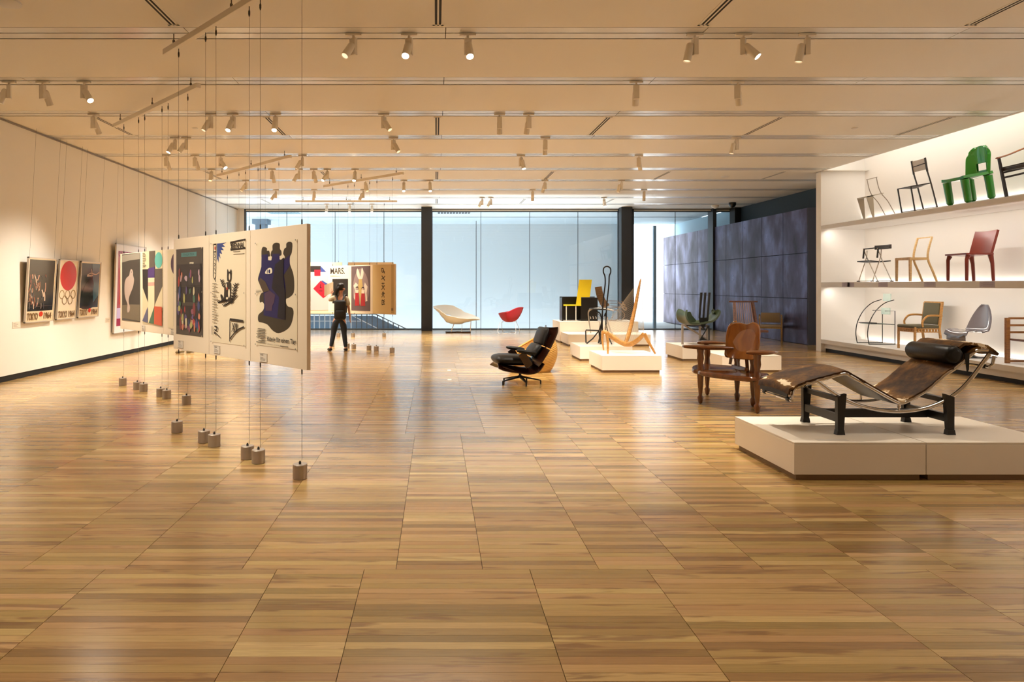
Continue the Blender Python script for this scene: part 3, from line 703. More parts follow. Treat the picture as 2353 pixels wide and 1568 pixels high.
for (a, b), (c, d), n in (((612,870),(662,680),7), ((612,840),(645,690),6), ((545,720),(522,650),4), ((490,860),(560,840),6), ((540,890),(610,845),6), ((600,860),(655,790),5)):
    br.append(S([(a, b), ((a+c)/2+4, (b+d)/2), (c, d)], .006))
    for k in range(n):
        f = (k+.5)/n; x0 = a+(c-a)*f; y0 = b+(d-b)*f
        br.append(S([(x0, y0), (x0+16, y0-14)], .009)); br.append(S([(x0, y0), (x0-15, y0-16)], .009))
p.shape('branches', INK, br)
p.shape('pennant_frame', INK, [S([(600,1005),(716,1012)], .022), S([(600,1005),(598,1205)], .012), S([(722,1060),(660,1100),(600,1180)], .014)])
p.text('XIII', INK, X_(615)*W, Y_(1035)*H, X_(668)*W, Y_(1115)*H, bold=.03, shear=.2)
p.shape('small_sketch', INK, [S([(437,1080),(437,1160)], .008), S([(460,1080),(482,1085),(478,1115),(458,1110)], .014), S([(460,1130),(480,1150),(510,1175)], .010), S([(455,1140),(470,1155)], .012)])
p.lines('6a5c4c', X_(441)*W, Y_(680)*H, X_(495)*W, 16, .024, .006, seed=9); tacks(p)
# dark collage poster
p = onboard(A, (-1.07, 5.37), DV, 1.718, 2.337, 1.02, 1.89, 'dark brown collage poster with many small coloured figures and a teal title bar', '4a4038')
W, H = p.w, p.h
p.rect('title_bar', '4f7f7c', .2*W, .045*H, .78*W, .095*H); p.text('THEATER', '2b4a4a', .27*W, .057*H, .7*W, .083*H)
p.rect('note_card', 'cfc2a4', .53*W, .16*H, .68*W, .245*H); p.lines('7a6c54', .55*W, .175*H, .66*W, 4, .014, .004)
for (q0, q1), cb in (((.44, .62), '251c1c'), ((.18, .43), '352b2a'), ((.66, .9), '241a1c')): p.rect('dark_band', cb, .05*W, q0*H, .95*W, q1*H)
rnd = random.Random(12); cols = ['8a4a5c', 'a83a34', '5c4a78', 'c8b890', '4a6a52', 'c4785c', '3a4470', 'b89aa0', '7a3030', 'a8a060']
for ci, col in enumerate(cols):
    pl = []
    for k in range(5):
        cx = rnd.uniform(.1, .9)*W; cy = rnd.choice((.3, .36, .5, .58, .66, .72, .78, .85, .9))*H+rnd.uniform(-.02, .02)*H; a = rnd.uniform(.012, .035); b_ = rnd.uniform(.025, .065)
        pl.append(sm([(cx+a*math.cos(q)*rnd.uniform(.6, 1.3), cy+b_*math.sin(q)*rnd.uniform(.6, 1.3)) for q in [2*PI*j/7 for j in range(7)]], 3))
    [p.shape('printed_figure', col, [q_], .0003+.00002*ci, True) for q_ in pl]
tacks(p, 'c8b898')
# captions on nearest boards
def caption(base, dv, t, z, label, w=.12, h=.075):
    q = onboard(None, base, dv, t, t+w, z-h, z, label, 'd8cbb8', 'caption cards on boards and walls'); q.t.name = 'caption_card'; q.t['category'] = 'caption card'
    q.lines('6a5e52', .01, .012, w*.8, 1, .02, .006); q.lines('8a7e72', .01, .034, w-.02, 3, .011, .003)
    q.shape('card_edge', '9a8e80', [[(0, 0), (w, 0), (w, .002), (0, .002)], [(0, h-.003), (w, h-.003), (w, h), (0, h)], [(w-.002, 0), (w, 0), (w, h), (w-.002, h)]])
caption((-1.07, 5.37), DV, .50, .945, 'caption card below the crowned silhouette poster')
caption((-1.07, 5.37), DV, 1.36, .955, 'caption card below the cat drawing poster')
caption((-1.07, 5.37), DV, 2.17, .955, 'caption card below the dark collage poster')
caption((-3.186, 8.717), DV, .36, .945, 'caption card below the purple loop poster')
caption((-3.186, 8.717), DV, 1.38, .945, 'caption card below the colour block poster')
# second row: bird, colour blocks, purple loops
tB = lambda px: ((-3.186)-8.717*((px-VX)/F))/(.69+.724*((px-VX)/F))
p = onboard(B, (-3.186, 8.717), DV, tB(322), tB(281), .99, 1.99, 'dark grey poster with one pale standing bird', '3c342c')
W, H = p.w, p.h; Q = lambda l: [((a-172)/(440-172)*W, (b-265)/(1360-265)*H) for a, b in l]
p.shape('pale_sky', '8f8474', [Q([(172,285),(440,265),(440,365),(300,372),(172,400)])]); p.shape('ground', '6e5f48', [Q([(172,1110),(300,1090),(440,1085),(440,1345),(172,1320)])])
p.shape('bird', 'b8a090', [sm(Q([(312,520),(330,525),(345,570),(345,620),(360,690),(345,800),(310,900),(285,980),(280,1060),(298,1130),(290,1200),(262,1222),(255,1160),(260,1090),(232,1000),(215,900),(218,740),(245,660),(285,620),(298,560)]), 4)])
p.shape('bird_eye', '2c241c', [ell(*Q([(322, 565)])[0], .008, .012, 10)])
p = onboard(B, (-3.186, 8.717), DV, tB(374), tB(328), .97, 2.0, 'poster of flat colour blocks with a turquoise oval and an orange rectangle', 'd8c49c')
W, H = p.w, p.h; Q = lambda l: [((a-472)/(782-472)*W, (b-250)/(1400-250)*H) for a, b in l]
p.shape('dark_blocks', '5a4e40', [Q([(580,250),(675,250),(675,530),(580,530)]), Q([(668,530),(782,530),(782,800),(668,1085)])])
p.shape('black_wedge', '1c1512', [Q([(475,530),(568,530),(565,1060),(480,830)])])
p.oval('turquoise_oval', '5fae9e', *Q([(727, 400)])[0], .13, .11)
p.shape('purple_block', '4a2c6a', [Q([(568,520),(668,500),(668,668),(562,668)])]); p.shape('cream_column', 'e2cfa8', [Q([(568,668),(668,668),(668,1100),(580,1375),(568,1375)])])
p.shape('pink_band', 'd49a88', [Q([(568,740),(668,735),(668,790),(568,795)])]); p.shape('green_wedge', '3f6444', [Q([(580,1375),(665,1120),(665,1380)])])
p.shape('blue_wedge', '565470', [Q([(478,1355),(565,1125),(565,1375)])]); p.shape('orange_block', 'c8502e', [Q([(668,1110),(782,1110),(782,1400),(665,1385)])])
p.lines('4a4034', *Q([(485, 275)])[0], W*.24, 9, .024, .008, seed=3)
p = onboard(B, (-3.186, 8.717), DV, -.07, tB(386), .95, 1.99, 'cream poster with purple looped shapes, partly behind the nearest board', 'e0ceaa')
W, H = p.w, p.h
p.shape('purple_loops', '4c2f44', [ell(.42*W, .18*H, .17, .15, 24), ell(.75*W, .25*H, .12, .2, 24)]); p.shape('olive_stem', '5a4e34', [[(.3*W, .35*H), (.36*W, .34*H), (.42*W, H*.97), (.3*W, H*.97)]])
# rear row
p = onboard(Cb, (-.99, 15.39), DC, -.095, .665, .87, 1.99, 'tan paper poster with a column of brush characters', 'd8bd88')
W, H = p.w, p.h; Q = lambda l: [((a-850)/(1140-850)*W, (b-262)/(860-262)*H) for a, b in l]
S = lambda pts, w: stroke(Q(pts), w)
p.shape('brush_characters', '3a2e1e', [S([(970,305),(992,312),(995,345),(975,350),(970,305)], .02), S([(985,330),(1012,368)], .02), S([(1010,340),(1000,360)], .02), S([(972,395),(1012,455)], .026), S([(1015,400),(990,425),(965,440)], .022),
    S([(985,480),(990,520)], .02), S([(970,490),(1008,488)], .018), S([(972,515),(990,530),(1012,515)], .022), S([(990,530),(970,568)], .02), S([(990,530),(1008,568)], .02), S([(990,590),(978,605),(1002,605),(990,590)], .016), S([(968,620),(1012,612)], .02), S([(990,615),(972,660)], .02), S([(990,615),(1005,662)], .02),
    S([(975,690),(975,755)], .02), S([(975,690),(995,700),(1010,685)], .02), S([(985,720),(1012,712)], .02), S([(998,705),(1000,735),(1012,745)], .02), S([(975,750),(1000,742)], .02)])
p.shape('paper_fold', 'b89c68', [Q([(1095,262),(1125,262),(1125,850),(1095,850)])]); p.rect('stamp', '6a5434', .85*W, .88*H, .93*W, .93*H)
p = onboard(Cb, (-.99, 15.39), DC, .751, 1.445, .92, 1.975, 'mauve poster with two red dressed figures before pale tall wings', '5f4c4c')
W, H = p.w, p.h; Q = lambda l: [((a-605)/(833-605)*W, (b-272)/(812-272)*H) for a, b in l]
p.shape('pale_glow', '8a7470', [sm(Q([(640,420),(715,300),(800,420),(810,640),(720,740),(630,650)]), 4)])
p.shape('wings', 'd8c8b4', [sm(Q([(690,420),(668,350),(682,300),(705,355),(712,400),(725,350),(735,290),(755,350),(740,425),(715,440)]), 3), Q([(660,470),(632,510),(650,560),(640,660),(660,700),(650,600),(662,540),(690,500)]), Q([(770,470),(802,520),(790,600),(800,690),(780,700),(775,600),(760,510)])])
p.shape('gold_centre', 'b89a5c', [Q([(700,430),(735,430),(745,520),(725,640),(715,760),(705,640),(690,520)])])
p.shape('red_skirts', 'a81c24', [Q([(655,595),(695,595),(705,750),(650,755)]), Q([(730,600),(768,600),(776,755),(720,755)])])
p.shape('pale_bodies', 'dccab0', [Q([(660,560),(695,560),(692,597),(658,597)]), Q([(732,560),(768,560),(766,602),(732,602)])])
p.shape('dark_hair', '2c1c1c', [ell(*Q([(677, 535)])[0], .05, .03, 16), ell(*Q([(748, 540)])[0], .05, .03, 16)]); p.shape('faces', 'd8b8a0', [ell(*Q([(677, 543)])[0], .024, .024, 12), ell(*Q([(748, 548)])[0], .024, .024, 12)])
p = onboard(Cb, (-.99, 15.39), DC, 1.521, 2.31, .90, 1.98, 'cream poster lettered MARS with a black square, behind the visitor', 'dccbae')
W, H = p.w, p.h
p.text('MARS.', '2a241e', .06*W, .03*H, .78*W, .17*H, bold=.025); p.rect('black_square', '17130f', .16*W, .28*H, .94*W, .84*H); p.lines('6a5c4c', .06*W, .2*H, .6*W, 2, .02, .005)
p = Poster('pale grey poster with a red diamond, red square and black bar', 'poster', ((-3.79-3.15)/2-.12, 20.147, 1.44), 0, .90, 1.30, 'cfc6c4', 'posters pinned to the hanging boards')
W, H = p.w, p.h; Q = lambda l: [(W-(348-a)/5.228*20.15/F, (b-272)/(805-272)*H) for a, b in l]
p.shape('black_bar', '241e1e', [Q([(80,272),(240,272),(240,345),(80,345)])]); p.shape('blue_triangle', '3a4a8c', [Q([(240,272),(308,345),(240,345)]), Q([(262,447),(335,495),(310,515),(240,455)])])
p.shape('red_square', 'c0142c', [Q([(165,318),(238,318),(238,392),(165,392)])]); p.shape('red_diamond', 'c41c34', [Q([(152,545),(240,450),(312,510),(330,560),(285,570),(318,625),(272,662)])])
p.shape('dark_mark', '3a1418', [Q([(235,490),(242,490),(242,530),(255,532),(255,538),(232,538)]), Q([(222,570),(262,570),(262,577),(222,577)])])

# framed posters on the left wall
M_FR = mat('silver_frame', 'c8bcae', .35, metal=.5)
def framed(label, y0, y1, z0, z1, tilt, paper, lean=.055, wires=True, mat_w=0):
    w = y1-y0; h = z1-z0; th = .03
    p = Poster(label, 'framed poster', (RM_L+.082, (y0+y1)/2+.03, (z0+z1)/2), PI/2, w-.03, h-.03, paper, 'framed posters on the left wall', name='framed_poster', gloss=.12, tilt=tilt)
    fr = MB()
    for a, b in (((-w/2, -.012, -h/2), (w/2, .02, -h/2+.017)), ((-w/2, -.012, h/2-.017), (w/2, .02, h/2)), ((-w/2, -.012, -h/2), (-w/2+.017, .02, h/2)), ((w/2-.017, -.012, -h/2), (w/2, .02, h/2))): fr.box(a, b)
    fr.build('frame', M_FR, p.t); MB().box((-w/2+.01, .001, -h/2+.01), (w/2-.01, .018, h/2-.01)).build('backing', mat('frame_backing', '5a5048', .7), p.t)
    for u in (-w/2+.05, w/2-.05): MB().tube([(u, .012, h/2-.01), (u, .0+math.tan(tilt)*0+.028, CEIL-.03-(z0+z1)/2)], .0016, 5).build('wire', M_WIRE, p.t)
    return p
TILT = .06
TXT = '6a4a20'
p = framed('framed TOKYO 1964 poster with a dark photograph of runners, nearest on the left wall', 11.17, 12.00, .895, 1.99, TILT, 'ddc8a4')
W, H = p.w, p.h
p.rect('photograph', '0e0a0c', .035*W, .02*H, .965*W, .835*H)
rnd = random.Random(5)
for col in ('a87860', '5c2c24', 'c8a890', '6a6058', '7a4a34', '34343c'):
    pl = []
    for k in range(7):
        cx = .06*W+abs(rnd.gauss(0, .32))*W*.9; cx = min(cx, .8*W); cy = rnd.uniform(.25, .72)*H; L_ = rnd.uniform(.05, .16); an = rnd.uniform(1.0, 2.1)
        pl.append(stroke([(cx, cy), (cx+L_*.5*math.cos(an)+.01, cy+L_*.5*math.sin(an)), (cx+L_*math.cos(an), min(cy+L_*math.sin(an), .8*H))], rnd.uniform(.012, .032), 3))
    [p.shape('printed_runner', col, [q_], .0003, True) for q_ in pl]; p.y -= .0004
p.shape('track_line', '4a3c34', [[(.05*W, .765*H), (.95*W, .75*H), (.95*W, .756*H), (.05*W, .772*H)]])
p.text('TOKYO', TXT, .04*W, .86*H, .42*W, .975*H, bold=.03); p.oval('red_disc', 'c4321e', .53*W, .885*H, .055, .042); p.text('1964', TXT, .64*W, .86*H, .92*W, .97*H, bold=.03)
p = framed('framed TOKYO 1964 poster with a red disc over five rings', 12.10, 12.74, .9, 1.985, TILT, 'e6d2b2')
W, H = p.w, p.h
p.oval('red_disc', 'c00c14', .5*W, .26*H, .45*W, .255*H, 48)
for cu_, cv_ in ((.19, .585), (.5, .585), (.81, .585), (.345, .68), (.655, .68)):
    p.shape('ring', '8a6a34', [[(a, b) for a, b in ell(cu_*W, cv_*H, .135*W, .078*H, 36)+[(cu_*W+.135*W, cv_*H+.0001)]+[(cu_*W+.108*W, cv_*H+.0001)]+ell(cu_*W, cv_*H, .108*W, .064*H, 36)[::-1]]])
p.text('TOKYO', TXT, .05*W, .865*H, .52*W, .98*H, bold=.03); p.text('1964', TXT, .6*W, .865*H, .95*W, .98*H, bold=.03)
p = framed('framed TOKYO 1964 poster with a dark photograph of a swimmer, right one of the three', 12.83, 13.60, .9, 1.98, TILT, 'ddc8a4')
W, H = p.w, p.h
p.rect('photograph', '14191c', .035*W, .02*H, .965*W, .835*H)
p.shape('blue_water', '3a5866', [[(.55*W, .02*H), (.965*W, .02*H), (.965*W, .6*H), (.7*W, .75*H)]]); p.shape('dark_shape', '1a1a1c', [sm([(.35*W, .35*H), (.6*W, .32*H), (.68*W, .42*H), (.62*W, .6*H), (.7*W, .83*H), (.06*W, .83*H), (.12*W, .55*H)], 4)])
p.shape('splash', 'b09c90', [stroke([(.3*W, .24*H), (.5*W, .2*H), (.75*W, .22*H), (.93*W, .18*H)], .02), stroke([(.5*W, .12*H), (.55*W, .2*H), (.5*W, .27*H)], .022), stroke([(.3*W, .25*H), (.6*W, .24*H)], .03)])
p.text('TOKYO', TXT, .04*W, .86*H, .42*W, .975*H, bold=.03); p.oval('red_disc', 'c4321e', .53*W, .885*H, .05, .042); p.text('1964', TXT, .64*W, .86*H, .94*W, .97*H, bold=.03)
p = framed('large white framed poster with a magenta border and red centre, behind the bird board', 14.24, 15.72, .50, 2.40, .03, 'e8e4e6')
W, H = p.w, p.h
p.rect('magenta_border', '9a2c4c', .07*W, .075*H, .93*W, .925*H); p.rect('red_field', 'a80c1c', .12*W, .20*H, .88*W, .68*H); p.rect('white_strip', 'c0b0dc', .07*W, .72*H, .93*W, .84*H); p.text('EXPOSITION', 'd8c0cc', .1*W, .085*H, .9*W, .12*H)
for Y_0, z_, lb in ((1569*6.8/(1002-37), .88, 'wall caption card left of the framed runners poster'), (1569*6.8/(1002-248), .80, 'wall caption card between the swimmer poster and the large framed poster')):
    c = Poster(lb, 'caption card', (RM_L+.003, Y_0, z_), PI/2, .2, .1, 'e6d8c4', 'caption cards on boards and walls', name='caption_card'); c.lines('7a6e60', .02, .02, .16, 5, .014, .004)

# ------------------------------------------------------------------ plinths
M_PL = mat('plinth_white', 'e8dccb', .45)
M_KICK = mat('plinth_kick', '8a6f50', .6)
def plinth(x0, y0, x1, y1, z1, label, z0=.046):
    t = thing('display_plinth', label, 'plinth', ((x0+x1)/2, (y0+y1)/2, 0), 0, 'white plinths under the exhibits')
    a, b = (x1-x0)/2, (y1-y0)/2
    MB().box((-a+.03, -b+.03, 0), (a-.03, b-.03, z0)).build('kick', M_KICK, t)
    MB().box((-a+.001, -b+.001, z0), (a-.001, b-.001, z1-.014), bev=.002).build('body', M_PL, t)
    MB().box((-a+.002, -b+.002, z1-.012), (a-.002, b-.002, z1), bev=.0015).build('lid', M_PL, t)
    return t
PZ = .296
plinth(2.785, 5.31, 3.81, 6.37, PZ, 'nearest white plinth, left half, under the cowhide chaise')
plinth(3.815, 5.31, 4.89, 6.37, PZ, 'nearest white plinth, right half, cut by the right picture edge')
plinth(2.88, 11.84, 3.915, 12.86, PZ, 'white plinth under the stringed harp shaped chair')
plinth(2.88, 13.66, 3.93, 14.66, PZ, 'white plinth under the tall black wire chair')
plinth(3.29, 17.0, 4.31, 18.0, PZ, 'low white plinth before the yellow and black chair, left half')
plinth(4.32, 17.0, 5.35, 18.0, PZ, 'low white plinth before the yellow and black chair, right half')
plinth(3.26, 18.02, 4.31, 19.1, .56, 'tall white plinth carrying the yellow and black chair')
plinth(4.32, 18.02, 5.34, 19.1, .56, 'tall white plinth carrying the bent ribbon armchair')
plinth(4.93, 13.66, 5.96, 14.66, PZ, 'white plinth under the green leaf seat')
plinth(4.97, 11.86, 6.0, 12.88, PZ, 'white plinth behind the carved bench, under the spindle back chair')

# ------------------------------------------------------------------ cowhide chaise on the nearest plinth
M_CHROME = mat('chrome', 'd8d4d0', .08, metal=1.0)
M_BLKP = mat('black_painted_steel', '14110f', .4)
M_LEATH = mat('black_leather', '0d0a09', .4, spec=.35, bump=.08, bscale=90)
def hide_mat():
    m = bpy.data.materials.new('cowhide'); m.use_nodes = True; N = m.node_tree.nodes; L = m.node_tree.links; b = N['Principled BSDF']
    tc = N.new('ShaderNodeTexCoord'); n = N.new('ShaderNodeTexNoise'); n.inputs['Scale'].default_value = 4.2; n.inputs['Detail'].default_value = 10; n.inputs['Roughness'].default_value = .68
    L.new(tc.outputs['Object'], n.inputs[0]); r = N.new('ShaderNodeValToRGB'); e = r.color_ramp.elements
    e[0].position = .34; e[0].color = (*lin('160b05'), 1); e[1].position = .60; e[1].color = (*lin('6e4a1a'), 1)
    x = e.new(.47); x.color = (*lin('40260c'), 1); x = e.new(.632); x.color = (*lin('86602c'), 1); x = e.new(.645); x.color = (*lin('e6d3b4'), 1)
    # white patches belong to the skin near the seat fold and head end
    sx = N.new('ShaderNodeSeparateXYZ'); L.new(tc.outputs['Object'], sx.inputs[0])
    def bumpx(c, w):
        a = N.new('ShaderNodeMath'); a.operation = 'SUBTRACT'; a.inputs[1].default_value = c; L.new(sx.outputs[0], a.inputs[0])
        q = N.new('ShaderNodeMath'); q.operation = 'ABSOLUTE'; L.new(a.outputs[0], q.inputs[0])
        mr = N.new('ShaderNodeMapRange'); mr.inputs[1].default_value = 0; mr.inputs[2].default_value = w; mr.inputs[3].default_value = .17; mr.inputs[4].default_value = 0; L.new(q.outputs[0], mr.inputs[0]); return mr
    s1 = bumpx(.06, .10); s2 = bumpx(.72, .10); s3 = bumpx(-.83, .045)
    ad = N.new('ShaderNodeMath'); ad.operation = 'ADD'; L.new(s1.outputs[0], ad.inputs[0]); L.new(s2.outputs[0], ad.inputs[1])
    a2 = N.new('ShaderNodeMath'); a2.operation = 'ADD'; L.new(ad.outputs[0], a2.inputs[0]); L.new(s3.outputs[0], a2.inputs[1])
    a3 = N.new('ShaderNodeMath'); a3.operation = 'ADD'; L.new(a2.outputs[0], a3.inputs[0]); L.new(n.outputs[0], a3.inputs[1]); L.new(a3.outputs[0], r.inputs[0])
    L.new(r.outputs[0], b.inputs['Base Color']); b.inputs['Roughness'].default_value = .6; b.inputs['Specular IOR Level'].default_value = .25
    f = N.new('ShaderNodeTexNoise'); f.inputs['Scale'].default_value = 220; bp = N.new('ShaderNodeBump'); bp.inputs['Strength'].default_value = .25; bp.inputs['Distance'].default_value = .004
    L.new(tc.outputs['Object'], f.inputs[0]); L.new(f.outputs[0], bp.inputs['Height']); L.new(bp.outputs[0], b.inputs['Normal'])
    return m
CX = 3.76
ch = thing('chaise_longue', 'cowhide chaise on chrome runners and black steel base, nearest plinth', 'chaise longue', (CX, 5.86, PZ))
prof = [(2.92, .585), (2.955, .675), (3.04, .712), (3.20, .755), (3.349, .793), (3.413, .768), (3.58, .672), (3.76, .572), (3.818, .552), (3.886, .575), (4.04, .665), (4.185, .785), (4.272, .845), (4.377, .935), (4.44, .985), (4.53, .990), (4.585, .94), (4.57, .87)]
lp = [(x-CX, z-PZ) for x, z in prof]
for y in (-.25, .25):
    pts = catmull([(x, y, z) for x, z in lp[2:16]], 5); MB().tube(pts, .0155, 12).build('seat_rail', M_CHROME, ch, True)
    pts = catmull([(x, y, z) for x, z in lp[:3]], 6); pts = [(lp[0][0]-.0, y, lp[0][1]), (lp[0][0]+.01, y, lp[0][1]+.035), (lp[0][0]+.02, y, lp[0][1]+.07), (lp[0][0]+.045, y, lp[1][1]+.005), (lp[2][0], y, lp[2][1])]
    MB().tube(catmull(pts, 4), .0125, 10).build('foot_hook', M_CHROME, ch, True)
    # runner arc
    a0, a1, a2 = Vector((3.12-CX, 0, .74-PZ)), Vector((3.80-CX, 0, .482-PZ)), Vector((4.545-CX, 0, .955-PZ))
    arc = catmull([a0, Vector((3.30-CX, 0, .615-PZ)), Vector((3.52-CX, 0, .52-PZ)), a1, Vector((4.08-CX, 0, .53-PZ)), Vector((4.32-CX, 0, .672-PZ)), a2], 7)
    MB().tube([(v.x, y, v.z) for v in arc], .0160, 12).build('runner', M_CHROME, ch, True)
    MB().tube([(3.80-CX, y, .482-PZ), (3.80-CX, y, .55-PZ)], .009, 8).build('runner_strut', M_CHROME, ch, True)
    MB().tube([(lp[-2][0], y, lp[-2][1]), (lp[-1][0], y, lp[-1][1]), (lp[-1][0]-.03, y, lp[-1][1]-.02)], .0125, 8).build('head_hook', M_CHROME, ch, True)
for (x, z) in ((lp[0][0], lp[0][1]-.01), (lp[-1][0]-.03, lp[-1][1]-.02)):
    MB().tube([(x, -.26, z), (x, .26, z)], .012, 10).build('cross_bar', M_CHROME, ch, True)
    for y in (-.2, .2): MB().lathe([(.017, -.02), (.021, 0), (.017, .02)], 12, (x, y, z), Matrix.Rotation(PI/2, 4, 'X')).build('rubber_ring', M_BLKP, ch, True)
# hide: sheet over the rails, rolling down at both ends
hp = catmull([(x, 0, z+.022) for x, z in lp[1:16]], 5)
hp = [Vector((lp[0][0]-.025, 0, lp[0][1]+.045)), Vector((lp[0][0]-.02, 0, lp[0][1]+.085))]+hp
rn = random.Random(3)
jit = [rn.uniform(-.006, .006) for _ in hp]
def hide(i, j):
    v = hp[i]; y = -.262+.524*j/8; e = abs(j-4)/4
    return (v.x, y+(jit[i] if j in (0, 8) else 0), v.z+.012*(1-e*e)-.006*e)
MB().grid(hide, len(hp), 9, .018).build('hide', hide_mat(), ch, True, 60)
MB().grid(lambda i, j: (hp[i].x, -.235+.47*j/3, hp[i].z-.032), len(hp), 4, .010).build('leather_lining', M_LEATH, ch, True)
# headrest roll
MB().lathe([(.03, -.262), (.062, -.258), (.076, -.235), (.078, 0), (.076, .235), (.062, .258), (.03, .262)], 28, (4.262-CX, 0, .945-PZ), Matrix.Rotation(PI/2, 4, 'X')).build('headrest_roll', M_LEATH, ch, True, 60)
def flap(i, j):
    q = [(4.30, 1.005), (4.34, 1.03), (4.40, 1.035), (4.47, 1.032), (4.53, 1.022), (4.585, .985), (4.62, .95)]
    return (q[i][0]-CX, -.25+.5*j/6, q[i][1]-PZ+.006*math.sin(j*2.1+i))
MB().grid(flap, 7, 7, .022).build('head_flap', bpy.data.materials['cowhide'], ch, True, 60)
MB().prism([(4.33-CX, .96-PZ), (4.37-CX, .965-PZ), (4.365-CX, .83-PZ), (4.35-CX, .80-PZ)], (-.268, -.262), lambda a, b, w: (a, w, b)).build('headrest_strap', M_LEATH, ch)
# base
for sx in (-1, 1):
    for y in (-.26, .26):
        x = sx*.452
        MB().prism([(x-sx*.022, .0), (x+sx*.024, .0), (x+sx*.026, .31), (x-sx*.048, .335)], (y-.02, y+.02), lambda a, b, w: (a, w, b)).prism([(x-.034, 0), (x+.034, 0), (x+.026, .04), (x-.026, .04)], (y-.024, y+.024), lambda a, b, w: (a, w, b)).build('leg', M_BLKP, ch)
    MB().box((sx*.452-.018, -.24, .10), (sx*.452+.018, .24, .165)).build('lower_crossbar', M_BLKP, ch)
    MB().box((sx*.425-.025, -.24, .262), (sx*.425+.025, .24, .30)).build('upper_crossbar', M_BLKP, ch)
MB().box((-.44, -.025, .095), (.44, .025, .165)).build('spine_bar', M_BLKP, ch)
# price-like caption on the plinth
p = thing('caption_card', 'flat white caption card on the nearest plinth before the chaise', 'caption card', (3.13, 5.40, PZ), 0, 'caption cards on boards and walls'); MB().box((-.12, -.03, 0), (.12, .03, .002)).build('card', mat('caption_white', 'd8cfc4', .5), p)

# ------------------------------------------------------------------ carved two-seat bench (dark varnished wood)
M_VARN = wood('varnished_brown_wood', '6e3c16', '4e260e', .18, coat=.5, scale=1.2, stretch=(3, 9, 2))
M_VARNL = wood('varnished_amber_wood', '94571c', '733c10', .18, coat=.5, scale=1.2, stretch=(3, 9, 2))
bn = thing('carved_bench', 'carved brown wooden two seat bench with shield backs, on the floor', 'bench', (3.9, 8.755, 0))
OX, OY = 3.9, 8.755
def bench_leg(x, y, top, mb):
    pr = [(.012, 0), (.026, .015), (.040, .085), (.022, .115), (.027, .15), (.036, .24), (.042, .36), (.046, .42), (.040, .46), (.034, .52), (.045, .58), (.040, .64), (.048, .70)]
    pr = [(r, z) for r, z in pr if z <= top] + [(.040, top)]
    return mb.lathe(pr, 8, (x-OX, y-OY, 0))
for (x, y, t_) in ((3.39, 8.755, .70), (3.753, 9.45, .70), (3.81, 8.10, .70), (3.973, 8.557, .62), (3.953, 8.966, .62)):
    bench_leg(x, y, t_, MB()).build('leg', M_VARN, bn, True, 50)
Af = Vector((3.39-OX, 0, 0))
